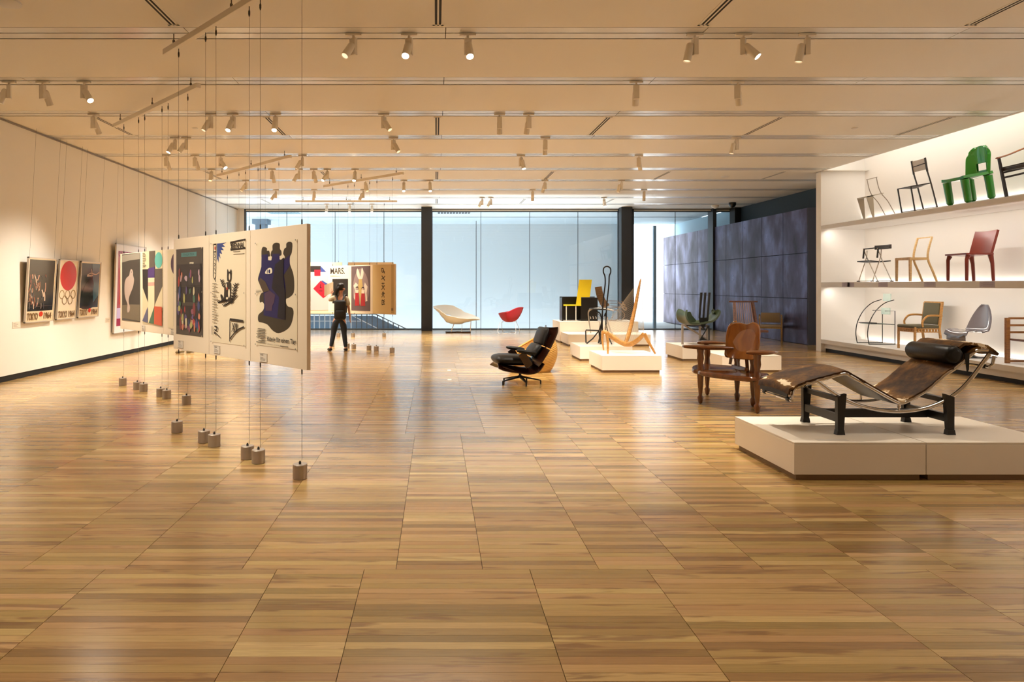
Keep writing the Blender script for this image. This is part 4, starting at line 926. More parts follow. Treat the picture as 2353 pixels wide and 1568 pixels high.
for sgn, nm in ((-1, 1), (1, 2)):
    Ef = Vector(((3.81 if sgn < 0 else 3.753)-OX, sgn*.67, 0)); d = (Ef-Af); w = d.length; d.normalize()
    nrm = Vector((-abs(d.y), -abs(d.x) if sgn < 0 else abs(d.x), 0)); mid = (Af+Ef)/2      # towards the sitter's front
    if nrm.x > 0: nrm = -nrm
    def sp(u, v, z, mid=mid, d=d, nrm=nrm): q = mid+d*u+nrm*v; return Vector((q.x, q.y, z))
    # seat: shaped slab with bowed front
    out = [(-w/2-.02, .0)]+[(-w/2*math.cos(PI*k/12), .04+.11*math.sin(PI*k/12)) for k in range(1, 12)]+[(w/2+.02, 0), (w/2-.02, -.25), (w/2-.12, -.42), (-w/2+.12, -.42), (-w/2+.02, -.25)]
    mb = MB(); n = len(out); lv = []
    for sc, z in ((.93, .375), (1.0, .39), (1.0, .42), (.95, .435)): lv.append([sp(u*sc, v*sc-.0, z) for u, v in out])
    lv.append([sp(u*.6, v*.6-.07, .418) for u, v in out])
    vs_ = [v for l in lv for v in l]; fs = []
    for a in range(4):
        for k in range(n): fs.append((a*n+k, a*n+(k+1) % n, (a+1)*n+(k+1) % n, (a+1)*n+k))
    fs += [tuple(range(n-1, -1, -1)), tuple(range(4*n, 5*n))]
    mb.add(vs_, fs).build('seat', M_VARN, bn, True, 40)
    # back: shield-shaped curved panel
    bo = sm([(-.20, .60), (-.21, .74), (-.225, .88), (-.20, 1.0), (-.12, 1.045), (0, 1.03), (.10, 1.06), (.19, 1.02), (.225, .92), (.22, .78), (.19, .66), (.14, .595), (0, .585)], 4)
    mb = MB(); n = len(bo)
    def bp_(u, z, off): return sp(u, -.34+.10*(u/.22)**2*.6-.10*(z-.6)+off, z)
    cu, cz = 0, .82
    rings = []
    for sc, off in ((1.0, .012), (.96, .024), (.86, .020), (.5, .008), (.12, .004)): rings.append([bp_(u*sc, cz+(z-cz)*sc, off) for u, z in bo])
    back = [bp_(u, z, -.012) for u, z in bo]
    vs_ = [v for l in rings for v in l]+back; fs = []
    for a in range(4):
        for k in range(n): fs.append((a*n+k, a*n+(k+1) % n, (a+1)*n+(k+1) % n, (a+1)*n+k))
    fs.append(tuple(range(4*n, 5*n))); o5 = 5*n
    for k in range(n): fs.append((k, o5+k, o5+(k+1) % n, (k+1) % n))
    fs.append(tuple(range(o5+n-1, o5-1, -1)))
    mb.add(vs_, fs).build('backrest', M_VARNL, bn, True, 45)
    MB().tube([sp(0, -.40, .42), sp(0, -.375, .62)], .022, 8).build('back_post', M_VARN, bn, True)
    # outer arm: oval paddle on the front leg running back
    e0 = sp(w/2+.0 if (mid+d*w/2-Ef).length < .1 else -w/2, 0, 0)
    ax = Vector((Ef.x, Ef.y, 0)); 
    pth = [ax+Vector((-.13, sgn*-.02, 0)), ax+Vector((-.06, 0, 0)), ax+Vector((.06, sgn*.0, 0)), ax+Vector((.19, sgn*-.03, 0)), ax+Vector((.27, sgn*-.08, 0))]
    c = catmull(pth, 4); rs = [.03+.065*math.sin(PI*min(1, (i+.6)/(len(c)*.85)))**.7 if i < len(c)*.85 else .03 for i in range(len(c))]
    MB().tube([(q.x, q.y, .725) for q in c], rs, 14, flat=(.33, 1)).build('arm', M_VARN, bn, True)
c = catmull([Vector((3.17-OX, .02, .735)), Vector((3.27-OX, .01, .73)), Vector((3.42-OX, 0, .725)), Vector((3.62-OX, 0, .72)), Vector((3.82-OX, 0, .715)), Vector((3.98-OX, 0, .71))], 4)
MB().tube(c, [.035+.045*math.sin(PI*min(1, i/len(c)*1.2))**.7 if i/len(c)*1.2 < 1 else .035 for i in range(len(c))], 14, flat=(.38, 1)).build('middle_arm', M_VARN, bn, True)
MB().bar((.0, -.18, .46), (.0, .2, .46), .05, .04).build('rear_rail', M_VARN, bn)
MB().tube([(-.08, .06, .66), (-.10, .07, .50)], .02, 8).build('arm_strut', M_VARN, bn, True)

# ------------------------------------------------------------------ black leather lounge chair
M_ROSE = wood('dark_rosewood', '3a1c10', '1a0a06', .22, coat=.4)
M_PIPE = mat('grey_piping', '8a827a', .5)
lc = thing('lounge_chair', 'black leather lounge chair with dark wood shells on a star base', 'lounge chair', (1.28, 10.55, 0), PI+.17)
def cushion(P0, P1, w, th, name, m, roll=0, n=9, taper=.0, parent=None):
    """padded cushion between two points of the x-z plane, width w along y"""
    P0, P1 = Vector(P0), Vector(P1); d = (P1-P0); L_ = d.length; d.normalize(); nn = Vector((-d.z, 0, d.x))
    mb = MB(); K = 16; lv = []
    for i in range(n):
        a = -1+2*i/(n-1); s = (1-abs(a)**3.2)**.5 if abs(a) < 1 else 0.05; s = max(s, .15)
        ring = []
        for k in range(K):
            t = 2*PI*k/K; cx, cy = math.cos(t), math.sin(t)
            ex = abs(cx)**.5*math.copysign(1, cx); ey = abs(cy)**.8*math.copysign(1, cy)
            q = P0+d*(L_*(.5+.5*ex*(1-.14*(1-s)))) + nn*(th/2*ey*s); ring.append((q.x, a*w/2, q.z))
        lv += ring
    fs = [(i*K+k, i*K+(k+1) % K, (i+1)*K+(k+1) % K, (i+1)*K+k) for i in range(n-1) for k in range(K)]
    fs += [tuple(range(K-1, -1, -1)), tuple(range((n-1)*K, n*K))]
    return mb.add(lv, fs).build(name, m, parent, True, 75)
def shell(pts, w, th, name, m, parent, bow=.06):
    c = catmull([(a, 0, b) for a, b in pts], 5)
    def f(i, j): 
        e = -1+2*j/8; q = c[i]; u = Vector((0, 0, 1)); dd = (c[min(i+1, len(c)-1)]-c[max(i-1, 0)]).normalized(); nn = Vector((-dd.z, 0, dd.x))
        return q+nn*(bow*e*e)+Vector((0, e*w/2, 0))
    return MB().grid(f, len(c), 9, th).build(name, m, parent, True, 60)
shell([(.385, .345), (.28, .305), (.10, .275), (-.06, .255), (-.20, .27), (-.28, .37)], .62, .014, 'seat_shell', M_ROSE, lc, .075)
shell([(.33, .31), (.2, .265), (.02, .205), (-.14, .195), (-.24, .25)], .56, .012, 'under_shell', M_ROSE, lc, .02)
cushion((-.18, 0, .365), (.43, 0, .395), .60, .17, 'seat_cushion', M_LEATH, parent=lc)
shell([(-.18, .34), (-.25, .42), (-.32, .52), (-.36, .58)], .70, .012, 'lower_back_shell', M_ROSE, lc, .07)
cushion((-.17, 0, .44), (-.315, 0, .61), .56, .12, 'lower_back_cushion', M_LEATH, parent=lc)
shell([(-.355, .60), (-.42, .72), (-.47, .83), (-.47, .87)], .66, .012, 'upper_back_shell', M_ROSE, lc, .09)
cushion((-.325, 0, .60), (-.43, 0, .87), .56, .12, 'upper_back_cushion', M_LEATH, parent=lc)
for sy in (-1, 1):
    cushion((.13, 0, .54), (-.19, 0, .50), .11, .06, 'armrest', M_LEATH, parent=lc).location.y = sy*.35
    MB().bar((.05, sy*.36, .50), (-.08, sy*.34, .30), .014, .12, (1, 0, 0)).build('arm_panel', M_ROSE, lc)
    MB().tube(catmull([(-.30, sy*.2, .42), (-.38, sy*.2, .55), (-.45, sy*.2, .66), (-.475, sy*.2, .76)], 4), .012, 8, flat=(1, 1.6)).build('back_brace', M_BLKP, lc, True)
MB().tube([(-.02, 0, .10), (-.02, 0, .22)], .022, 12).build('stem', M_BLKP, lc, True)
for k in range(5):
    a = 2*PI*k/5+.35
    MB().bar((-.02, 0, .115), (-.02+.34*math.cos(a), .34*math.sin(a), .055), .05, .03, w2=.028, h2=.016).build('base_arm', M_BLKP, lc)
    MB().lathe([(.014, 0), (.014, .05)], 10, (-.02+.335*math.cos(a), .335*math.sin(a), 0)).build('foot', M_BLKP, lc, True)

lc.scale = (.95, .84, 1)
# ------------------------------------------------------------------ wicker basket chair behind it
bk = thing('wicker_chair', 'golden wicker basket chair behind the black lounge chair', 'chair', (1.68, 12.1, 0))
M_WICK = mat('golden_wicker', 'b98a40', .5)
K_, rws = 40, 46
def wk(i, j, inner=0):
    t = 2*PI*i/K_; f = j/(rws-1)
    rimz = .50-.24*math.cos(t)                       # low towards the left (t = pi is +)
    rimz = .48+.24*math.cos(t)*1.0
    z = rimz*f; ph = z/.74
    r = .27+.14*math.sin(PI*min(1, ph*1.0+.05))**.8-.02*ph
    r += .0045*(j % 2)-inner
    lean = .03*ph
    return ((r*1.0)*math.cos(t)+lean, r*.92*math.sin(t), z)
MB().grid(lambda i, j: wk(i, j), K_, rws, .014, closed_u=True).build('basket_shell', M_WICK, bk, True, 20)
rim = [Vector(wk(i, rws-1)) for i in range(K_)]
MB().tube(rim, .016, 8, closed=True).build('rim', M_WICK, bk, True)
MB().lathe([(0, .02), (.28, .02), (.30, .05), (.34, .18), (.30, .205), (0, .19)], 28).build('seat_pan', mat('wicker_seat', 'b07c3c', .6, bump=.3, bscale=60), bk, True)
for k in range(15):
    t = -1.35+2.7*k/14; MB().tube([(.30*math.cos(t), .27*math.sin(t), .2), (.375*math.cos(t)+.01, .345*math.sin(t), .34), (.36*math.cos(t)+.02, .33*math.sin(t), .50+.10*math.cos(t))], .007, 5).build('inner_cane', M_WICK, bk)

bk.scale = (1.1, 1.05, 1.04)
# ------------------------------------------------------------------ white free-form chaise and red shell chair by the glass
la = thing('chaise_longue', 'white free form chaise on thin rods and dark cross base, by the glass', 'chaise longue', (.70, 21.9, 0))
M_OFFW = mat('off_white_shell', 'f2f1ec', .35)
LB = [(-.77, .80, .84, .05), (-.63, .68, .87, .18), (-.49, .50, .885, .28), (-.35, .34, .885, .34), (-.14, .285, .86, .37), (.07, .285, .76, .36), (.28, .35, .63, .33), (.49, .40, .57, .27), (.70, .425, .47, .12)]
def lsh(i, j):
    f = i/24*8; a = int(min(f, 7)); t_ = f-a; q = [LB[a][m]+(LB[a+1][m]-LB[a][m])*(t_*t_*(3-2*t_) if m else t_) for m in range(4)]
    e = -1+2*j/12; g = max(0, e)**2.0; g2 = max(0, -e)**2.2
    return (q[0]-.02*g, e*q[3], q[1]+(q[2]-q[1])*(g+.42*g2))
mb = MB().grid(lsh, 25, 13, .03)
mb.f = [fc for fc in mb.f if not (((sum(mb.v[k][0] for k in fc)/len(fc)+.30)/.115)**2+((sum(mb.v[k][2] for k in fc)/len(fc)-.50)/.075)**2 < 1 and sum(mb.v[k][1] for k in fc) > 0)]
mb.build('shell', M_OFFW, la, True, 70)
for k, (x, y, x2, y2, z) in enumerate(((-.22, -.18, -.12, -.15, .30), (-.22, .18, -.12, .15, .30), (.12, -.18, .12, -.12, .30), (.40, -.12, .42, -.1, .40), (.40, .12, .42, .1, .40))):
    MB().tube([(x, y, .03), (x2, y2, z)], .008, 6).build('leg', M_CHROME, la, True)
MB().box((-.40, -.03, 0), (.42, .03, .045), Matrix.Rotation(.28, 4, 'Z')).build('base_rail', M_ROSE, la)
MB().box((-.40, -.03, .0), (.42, .03, .045), Matrix.Rotation(-.28, 4, 'Z')).build('base_rail', M_ROSE, la)
rc = thing('shell_chair', 'bright red diamond shaped shell chair on white wire legs, by the glass', 'chair', (2.35, 21.8, 0), PI-.35)
M_RED = mat('red_upholstery', 'c00c2c', .7, sheen=.3)
def dsh(i, j):
    a = 2*PI*i/32; f = j/8
    cx, sx = math.cos(a), math.sin(a)
    rr = 1/(abs(cx)**1.3+abs(sx)**1.3)**(1/1.3)
    X = .02-.0+rr*cx*.40*f; Yy = rr*sx*.44*f
    rim = .62+.20*max(0, -cx)+.06*abs(sx); z = .36+(rim-.36)*f**3.0
    return (X-.06*f, Yy, z)
MB().grid(dsh, 32, 9, .03, closed_u=True).build('shell_cushion', M_RED, rc, True, 60)
M_WWIRE = mat('white_wire', 'e8e8e6', .3)
for sy in (-1, 1):
    MB().tube(catmull([(.28, sy*.12, .36), (.30, sy*.30, .02), (.0, sy*.32, .01), (-.26, sy*.28, .02), (-.18, sy*.10, .38)], 4), .007, 6).build('leg_frame', M_WWIRE, rc, True)
MB().tube([(.22, -.2, .35), (.22, .2, .35)], .007, 6).build('cross_wire', M_WWIRE, rc, True); MB().tube([(-.16, -.2, .37), (-.16, .2, .37)], .007, 6).build('cross_wire', M_WWIRE, rc, True)

# ------------------------------------------------------------------ yellow and black chair on the tall plinth
yc = thing('panel_chair', 'yellow and black flat panel chair on the tall plinth', 'chair', (3.86, 18.5, .56))
M_YEL = mat('yellow_lacquer', 'e8cc1c', .4); M_BLAQ = mat('black_lacquer', '151210', .3)
def lx(px, Y=18.4): return (px-VX)*Y/F-3.86
def lz(py, Y=18.4): return EYE-(py-VY)*Y/F-.56
MB().box((lx(1291), .22, .01), (lx(1373), .25, .65)).build('rear_panel', M_BLAQ, yc)
MB().box((lx(1334), -.12, 0), (lx(1373), .22, .63)).build('side_box', M_BLAQ, yc)
MB().box((lx(1291), -.12, 0), (lx(1294), .22, .63)).build('side_panel', M_BLAQ, yc)
zt, zb = lz(643), lz(703)
MB().prism([(lx(1330), zt), (lx(1359), zt), (lx(1354), lz(683)), (lx(1334), lz(683)), (lx(1334), zb), (lx(1322), zb)], (-.17, -.145), lambda a, b, w: (a, w, b)).build('back_panel', M_YEL, yc)
MB().box((lx(1294), -.19, lz(703)), (lx(1334), .18, lz(700.5))).build('seat_panel', M_YEL, yc)
for px in (1300, 1322): MB().box((lx(px)-.012, -.18, 0), (lx(px)+.012, -.165, lz(702.5))).build('leg', mat('pale_leg', 'e2d8cc', .4), yc)

# ------------------------------------------------------------------ bent ribbon armchair (tall plinth, right) and thin silver armchair (low plinth)
rb = thing('ribbon_chair', 'bent plywood ribbon armchair on the tall plinth behind the harp chair', 'chair', (4.72, 18.5, .56))
M_RIB = wood('bent_plywood', '9a7a58', '6e5238', .4)
def ribbon(pts, w, name='ribbon', th=.007):
    c = catmull(pts, 6); MB().tube(c, 1.0, 4, cap=True, flat=(.001, .001)) if 0 else None
    mb = MB()
    for a, b in zip(c, c[1:]): mb.bar(a, b+(b-a)*.05, w, th, (0, 0, 1) if abs((b-a).normalized().z) < .85 else (1, 0, 0))
    return mb.build(name, M_RIB, rb)
mb_ = MB(); c_ = catmull([(-.28, .20, .92), (-.24, .18, .70), (-.16, .12, .48), (-.10, 0, .38)], 6)
for a, b in zip(c_, c_[1:]): mb_.bar(a, b+(b-a)*.05, .19, .01, (0, 1, 0))
mb_.build('back_ribbon', M_RIB, rb)
for z, w, a in ((.44, .05, .30), (.36, .05, .34), (.50, .05, .26)):
    ribbon([(-.35, -.22, z), (-.05, -.30, z+.05), (a, -.22, z+.02), (a+.06, .0, z-.08), (a, .20, z), (-.05, .26, z+.04)], w, 'arm_ribbon')
for y in (-.22, .22): ribbon([(-.30, y, .38), (-.05, y-.04, .28), (.20, y, .30), (.33, y, .18), (.25, y, .03), (.05, y, .01), (-.15, y, .05), (-.30, y, .20)], .045, 'leg_ribbon')
for y in (-.12, -.04, .04, .12): ribbon([(-.32, y, .38), (-.05, y, .34), (.25, y, .37)], .05, 'seat_ribbon')
sv = thing('silver_armchair', 'thin silver metal armchair on the low plinth behind the black wire chair', 'chair', (4.24, 17.5, PZ+.013), -.2)
M_SIL = mat('silver_metal', 'b4aca2', .3, metal=.7)
for y in (-.24, .24):
    MB().tube(catmull([(-.27, y, 0), (-.32, y, .35), (-.32, y, .54), (-.2, y, .61), (.10, y, .61), (.28, y, .58)], 4), .012, 6).build('arm_frame', M_SIL, sv, True)
    MB().tube([(.24, y, 0), (.12, y, .38)], .012, 6).build('leg', M_SIL, sv, True)
for k in range(7): MB().tube(catmull([(-.28+k*.07, -.24, .40), (-.27+k*.07, 0, .36), (-.28+k*.07, .24, .40)], 4), .012, 6).build('seat_slat', M_SIL, sv, True)
for k in range(5): MB().tube([(.26+.01*k, -.24, .40+k*.045), (.26+.01*k, .24, .40+k*.045)], .012, 6).build('back_slat', M_SIL, sv, True)

# ------------------------------------------------------------------ tall black wire chair
wc = thing('wire_chair', 'tall black wire chair with a round loop back', 'chair', (3.42, 14.15, PZ))
M_BW = mat('black_wire', '0f0e0e', .35)
def zl(l, Y=14.15, x0=1320, y0=600, s=7.84, o=(3.42, 14.15, PZ), dy=None):
    out = []
    for k, q in enumerate(l):
        YY = Y if len(q) < 3 else q[2]; v = P(x0+q[0]/s, y0+q[1]/s, YY); out.append((v.x-o[0], YY-o[1], max(v.z-o[2], .015)))
    return out
MB().tube(catmull(zl([(500, 1250), (500, 1050), (508, 850), (525, 650), (545, 500), (556, 380), (548, 270), (522, 205), (528, 130), (585, 97), (645, 130), (652, 205), (628, 270), (622, 400), (608, 550), (590, 700), (578, 850), (568, 1050), (560, 1250)]), 4), .014, 8).build('back_loop', M_BW, wc, True)
MB().tube(catmull(zl([(395, 915, 14.3), (450, 935, 14.25), (478, 1000, 14.1), (486, 1090, 14.0), (470, 1180, 14.0), (440, 1260, 14.0)]), 4), .0135, 8).build('front_leg_curve', M_BW, wc, True)
MB().tube(zl([(440, 1255, 14.0), (210, 1245, 14.4), (202, 1260, 14.4), (208, 1470, 14.3), (228, 1490, 14.25), (330, 1400, 14.1), (440, 1260, 14.0)]), .0135, 8).build('foot_triangle', M_BW, wc, True)
MB().tube(zl([(440, 1262, 14.0), (455, 1400, 14.0), (462, 1490, 14.05), (490, 1490, 14.1), (475, 1380, 14.1), (500, 1250, 14.15)]), .0135, 8).build('leg', M_BW, wc, True)
MB().tube(zl([(430, 1480, 14.3), (455, 1380, 14.2), (485, 1150, 14.15)]), .0135, 8).build('leg', M_BW, wc, True)
MB().tube(catmull(zl([(545, 1000, 14.2), (552, 960, 14.2), (570, 940, 14.2), (575, 1000, 14.15), (568, 1100, 14.1), (595, 1250, 14.05), (630, 1400, 14.0), (672, 1500, 13.95)]), 4), .0135, 8).build('leg', M_BW, wc, True)
s0 = P(1320+425/7.84, 600+868/7.84, 14.15)
MB().lathe([(0, -.012), (.17, -.012), (.185, 0), (.17, .014), (0, .010)], 28, (s0.x-3.42, 0, s0.z-PZ), Matrix.Rotation(.04, 4, 'Y')).build('seat', M_BW, wc, True)

# ------------------------------------------------------------------ harp chair with strings
hc = thing('harp_chair', 'pale wooden three legged harp shaped chair with fanned strings', 'chair', (3.4, 12.3, PZ))
M_ASH = wood('pale_ash_wood', 'c8924c', 'a8743a', .4)
M_STR = mat('string_cord', 'a8967c', .6)
def hz(l): return [Vector(v) for v in zl(l, 12.3, 1260, 580, 5.227, (3.4, 12.3, PZ))]
def member(pts, rs, name):
    c = catmull(hz(pts), 5); n = len(c); m = len(rs); rr = []
    for i in range(n):
        f = i/(n-1)*(m-1); a = int(min(f, m-2)); rr.append(rs[a]+(rs[a+1]-rs[a])*(f-a))
    return MB().tube(c, rr, 10, flat=(1, .7)).build(name, M_ASH, hc, True), c
_, spine = member([(925, 1100, 12.35), (960, 1000, 12.4), (1000, 850, 12.5), (1045, 650, 12.6), (1085, 440, 12.7), (1110, 318, 12.75)], [.035, .045, .045, .038, .03, .010], 'spine')
_, armA = member([(925, 1105, 12.35), (860, 1070, 12.4), (760, 1000, 12.6), (655, 948, 12.72)], [.045, .035, .035, .04], 'left_beam')
_, armB = member([(925, 1105, 12.3), (860, 1085, 12.25), (770, 1030, 12.15), (700, 972, 12.1)], [.045, .035, .035, .04], 'near_beam')
_, armC = member([(925, 1105, 12.35), (1000, 1100, 12.3), (1080, 1050, 12.2), (1150, 978, 12.12)], [.045, .045, .04, .035], 'right_beam')
member([(655, 948, 12.72), (648, 1040, 12.73), (664, 1178, 12.75)], [.04, .030, .018], 'leg'); member([(700, 972, 12.1), (714, 1080, 12.08), (715, 1228, 12.05)], [.04, .030, .020], 'leg'); member([(1150, 978, 12.12), (1200, 1070, 12.1), (1285, 1230, 12.05)], [.038, .028, .014], 'leg')
def along(c, f): f = f*(len(c)-1); a = int(min(f, len(c)-2)); return c[a].lerp(c[a+1], f-a)
for k in range(30):
    f = .06+.92*k/29; g_ = .08+.92*k/29
    MB().tube([along(spine, f)+Vector((-.01, 0, 0)), along(armA, g_)+Vector((0, 0, .035))], .0022, 4, cap=False).build('string', M_STR, hc)
for k in range(26):
    f = .10+.86*k/25; g_ = .15+.85*k/25
    MB().tube([along(spine, f)+Vector((.01, 0, 0)), along(armC, g_)+Vector((0, 0, .033))], .0022, 4, cap=False).build('string', M_STR, hc)

# ------------------------------------------------------------------ green leaf seat with black fork back
gc = thing('leaf_chair', 'green leaf shaped seat with a black three pronged back', 'chair', (5.4, 14.15, PZ))
def gz(l, Y=14.15): return [Vector(v) for v in zl(l, Y, 1540, 660, 9.8, (5.4, 14.15, PZ))]
M_GREEN = mat('dark_green_leather', '3c4a34', .4, bump=.1, bscale=40, var=.25, vscale=5); M_POST = mat('pale_grey_wood', '9c9084', .5)
path = gz([(330, 555), (295, 640), (320, 750), (400, 835), (560, 850), (720, 830), (850, 790), (950, 710), (1005, 620), (985, 570), (945, 585)])
pc = catmull(path, 5)
def leaf(i, j):
    f = i/(len(pc)-1); e = -1+2*j/8; w = .05+.26*math.sin(PI*min(1, .25+f*.72))**1.2
    q = pc[i]; return (q.x+.04*e*e*(1 if f > .5 else -1), q.y+e*w, q.z+.05*e*e+(.02*math.sin(3*e+6*f)))
MB().grid(leaf, len(pc), 9, .035).build('leaf_seat', M_GREEN, gc, True, 70)
lobe = gz([(330, 550), (440, 570), (520, 565), (560, 650), (650, 760), (600, 800), (480, 800), (360, 740), (300, 640)])
MB().prism([(v.x, v.z) for v in catmull(lobe, 3, True)], (.16, .19), lambda a, b, w: (a, w, b)).build('leaf_lobe', M_GREEN, gc)
def gprism(pts, y0, y1, name, m): 
    q = gz(pts); return MB().prism([(v.x, v.z) for v in q], (y0, y1), lambda a, b, w: (a, w, b)).build(name, m, gc)
for a, b in ((690, 740), (778, 828), (872, 922)): gprism([(a, 125), (b, 125), (b-50, 700), (a-38, 700)], .02, .045, 'back_prong', M_BLKP)
gprism([(660, 690), (875, 690), (868, 750), (800, 860), (760, 940), (735, 930), (700, 860), (668, 770)], .018, .047, 'back_plate', M_BLKP)
for q in (((275, 835), (275, 1285)), ((668, 880), (668, 1200)), ((825, 850), (825, 1200))): 
    a, b = gz(list(q)); b.z = 0; MB().bar(a+Vector((0, 0, 0)), b, .035, .035).build('leg', M_POST, gc)
a, b = gz([(300, 850), (810, 1170)]); MB().bar(a, b, .03, .035).build('brace', M_POST, gc)
a, b = gz([(840, 870), (650, 1190)]); MB().bar(a+Vector((0, -.05, 0)), b+Vector((0, -.05, 0)), .015, .018).build('black_rod', M_BLKP, gc)
a, b = gz([(845, 860), (850, 1190)]); MB().bar(a+Vector((0, -.06, 0)), b+Vector((0, -.06, 0)), .022, .02).build('black_rod', M_BLKP, gc)
a, b = gz([(300, 862), (870, 880)]); MB().bar(a, b, .02, .02).build('seat_bar', M_BLKP, gc)
gprism([(640, 1195), (700, 1120), (800, 1180), (850, 1195)], -.06, .02, 'base_wedge', M_BLKP)

# ------------------------------------------------------------------ spindle back chair behind the bench
sc = thing('spindle_chair', 'dark brown spindle back chair behind the carved bench', 'chair', (5.68, 12.45, PZ+.003), -PI/2+.0)
M_WAL = wood('dark_walnut', '5a3018', '32180c', .3, coat=.2)
MB().box((-.20, -.265, .905), (-.165, .265, .935), bev=.006).build('crest_rail', M_WAL, sc)
for y in (-.17, .17): MB().bar((-.18, y, .905), (-.05, y*1.22, .36), .045, .04).build('back_post', M_WAL, sc)
for k in range(9):
    y = -.14+.035*k; MB().tube([(-.18, y, .905), (-.08, y*1.05, .42)], .006, 6).build('spindle', mat('light_spindle', '8c6a54', .4), sc, True)
MB().box((-.16, -.24, .38), (.30, .24, .42), bev=.01).build('seat', M_WAL, sc)
for y in (-.2, .2):
    MB().bar((-.06, y, .38), (-.10, y, 0), .05, .035).build('post', M_WAL, sc); MB().bar((-.28, y, .02), (.30, y, .02), .045, .04).build('runner', M_WAL, sc)

# ------------------------------------------------------------------ beige leather armchair by the steel wall
ac = thing('leather_armchair', 'beige leather armchair with oak frame by the steel wall', 'armchair', (9.06, 18.5, 0), -PI/2-.45)
M_OAK = wood('light_oak', 'b0915c', '8c7040', .45); M_BEI = mat('beige_leather', 'a0907a', .45)
MB().box((-.26, -.24, .50), (-.215, .24, .77), bev=.012).build('back_pad', M_BEI, ac, True); MB().box((-.22, -.25, .40), (.26, .25, .46), bev=.015).build('seat_pad', M_BEI, ac, True)
for y in (-.27, .27):
    MB().bar((.27, y, 0), (.24, y, .62), .03, .03).build('leg', M_OAK, ac); MB().bar((-.32, y, 0), (-.22, y, .72), .03, .035).build('leg', M_OAK, ac)
    MB().bar((.27, y, .62), (-.25, y, .66), .04, .025).build('arm', M_OAK, ac); MB().box((-.25, y-.012, .36), (.25, y+.012, .41)).build('side_rail', M_OAK, ac)
MB().box((.22, -.27, .36), (.25, .27, .41)).build('front_rail', M_OAK, ac)

# ------------------------------------------------------------------ chairs in the lit niche (local +x is the front, turned towards the room)
TILT_T = math.radians(9.6)
def nch(name, label, Yc, z, X0=9.15, top=False, rz=0.0, cat='chair'):
    z += .005
    if top: z = 2.893+.165*(X0-8.85)/.95
    return thing(name, label, cat, (X0, Yc, z), PI+rz, None, roty=TILT_T if top else 0)
# top shelf
t = nch('minimal_chair', 'pale grey metal chair with thin rod back, first on the top shelf from the fin', 14.15, 0, top=True)
M_PG = mat('pale_grey_steel', 'b4a894', .4, metal=.2); M_THIN = mat('brushed_thin_rod', 'b0a498', .35, metal=.5)
for y in (-.15, .15):
    MB().prism([(.17, 0), (.20, 0), (.26, .45), (.12, .45)], (y-.01, y+.01), lambda a, b, w: (a, w+(b*.0), b)).build('front_leg', M_PG, t)
    MB().tube(catmull([(-.26, y, 0), (-.16, y, .28), (-.06, y, .45), (-.02, y, .60), (-.01, y, .80)], 4), .008, 6).build('back_rod', M_THIN, t, True)
MB().add([(.26, -.16, .45), (.26, .16, .45), (-.10, .16, .462), (-.10, -.16, .462), (.26, -.16, .425), (.26, .16, .425), (-.10, .16, .452), (-.10, -.16, .452)], [(0, 1, 2, 3), (7, 6, 5, 4), (0, 4, 5, 1), (1, 5, 6, 2), (2, 6, 7, 3), (3, 7, 4, 0)]).build('seat', M_PG, t)
MB().tube([(-.01, -.17, .80), (-.01, .17, .80)], .009, 6).build('top_rod', M_THIN, t, True); MB().tube([(-.01, .15, .80), (.18, .16, .79)], .007, 6).build('arm_rod', M_THIN, t, True)
t = nch('cord_chair', 'slim black square tube chair with white back strap, second on the top shelf', 12.93, 0, top=True)
M_BT = mat('black_tube', '2a1e18', .4)
for y in (-.18, .18):
    MB().bar((.21, y, 0), (.21, y, .47), .018, .018).build('leg', M_BT, t); MB().bar((-.21, y, 0), (-.17, y, .47), .018, .018).build('leg', M_BT, t)
    MB().bar((-.17, y, .47), (-.14, y, .70), .018, .018).build('back_post', M_BT, t); MB().bar((-.14, y, .69), (-.14, y, .95), .024, .024).build('back_post', M_BT, t)
    MB().bar((.21, y, .465), (-.17, y, .465), .02, .02).build('seat_rail', M_BT, t); MB().bar((.21, y, .01), (-.21, y, .01), .008, .008).build('floor_rail', M_BT, t)
for x in (.21, -.17): MB().bar((x, -.18, .465), (x, .18, .465), .018, .018).build('cross_rail', M_BT, t)
MB().bar((.21, -.18, .012), (.21, .18, .012), .012, .012).build('floor_rail', M_BT, t)
MB().grid(lambda i, j: (.21-.38*i/8, -.17+.34*j/6, .462-.045*math.sin(PI*i/8)*math.sin(PI*j/6)), 9, 7, .008).build('sling_seat', M_BT, t, True)
MB().grid(lambda i, j: (-.14, -.17+.34*j/4, .73+.21*i/3), 4, 5, .006).build('back_strap', mat('translucent_cord', 'd8d0c6', .4, alpha=.75), t)
MB().bar((-.135, -.18, .83), (-.135, .18, .85), .014, .014).build('back_bar', M_BT, t)
t = nch('moulded_chair', 'glossy green moulded plastic chair, third on the top shelf', 11.68, 0, top=True)
M_GRN = mat('glossy_green_plastic', '2f8f2a', .15, coat=.5)
for x, y in ((.20, -.20), (.20, .20), (-.20, -.20), (-.20, .20)): MB().tube([(x, y, .0), (x, y, .03), (x, y, .2), (x*1.0, y, .40)], [.03, .055, .058, .062], 14).build('leg', M_GRN, t, True)
MB().grid(lambda i, j: (.25-.50*i/10, -.25+.50*j/10, .425-.03*math.sin(PI*i/10)*math.sin(PI*j/10)+.015*(abs(j-5)/5)**4), 11, 11, .05).build('seat', M_GRN, t, True, 60)
def gback(i, j):
    f = i/12; e = -1+2*j/14; z = .42+.50*f; w = .25*(1-max(0, (f-.62)/.38)**2.6*.45)
    return (-.30-.03*f+.13*abs(e)**2.6*(1-.55*f), e*w, z-.05*abs(e)**4*max(0, f-.5)*2)
mb = MB().grid(gback, 13, 15, .045)
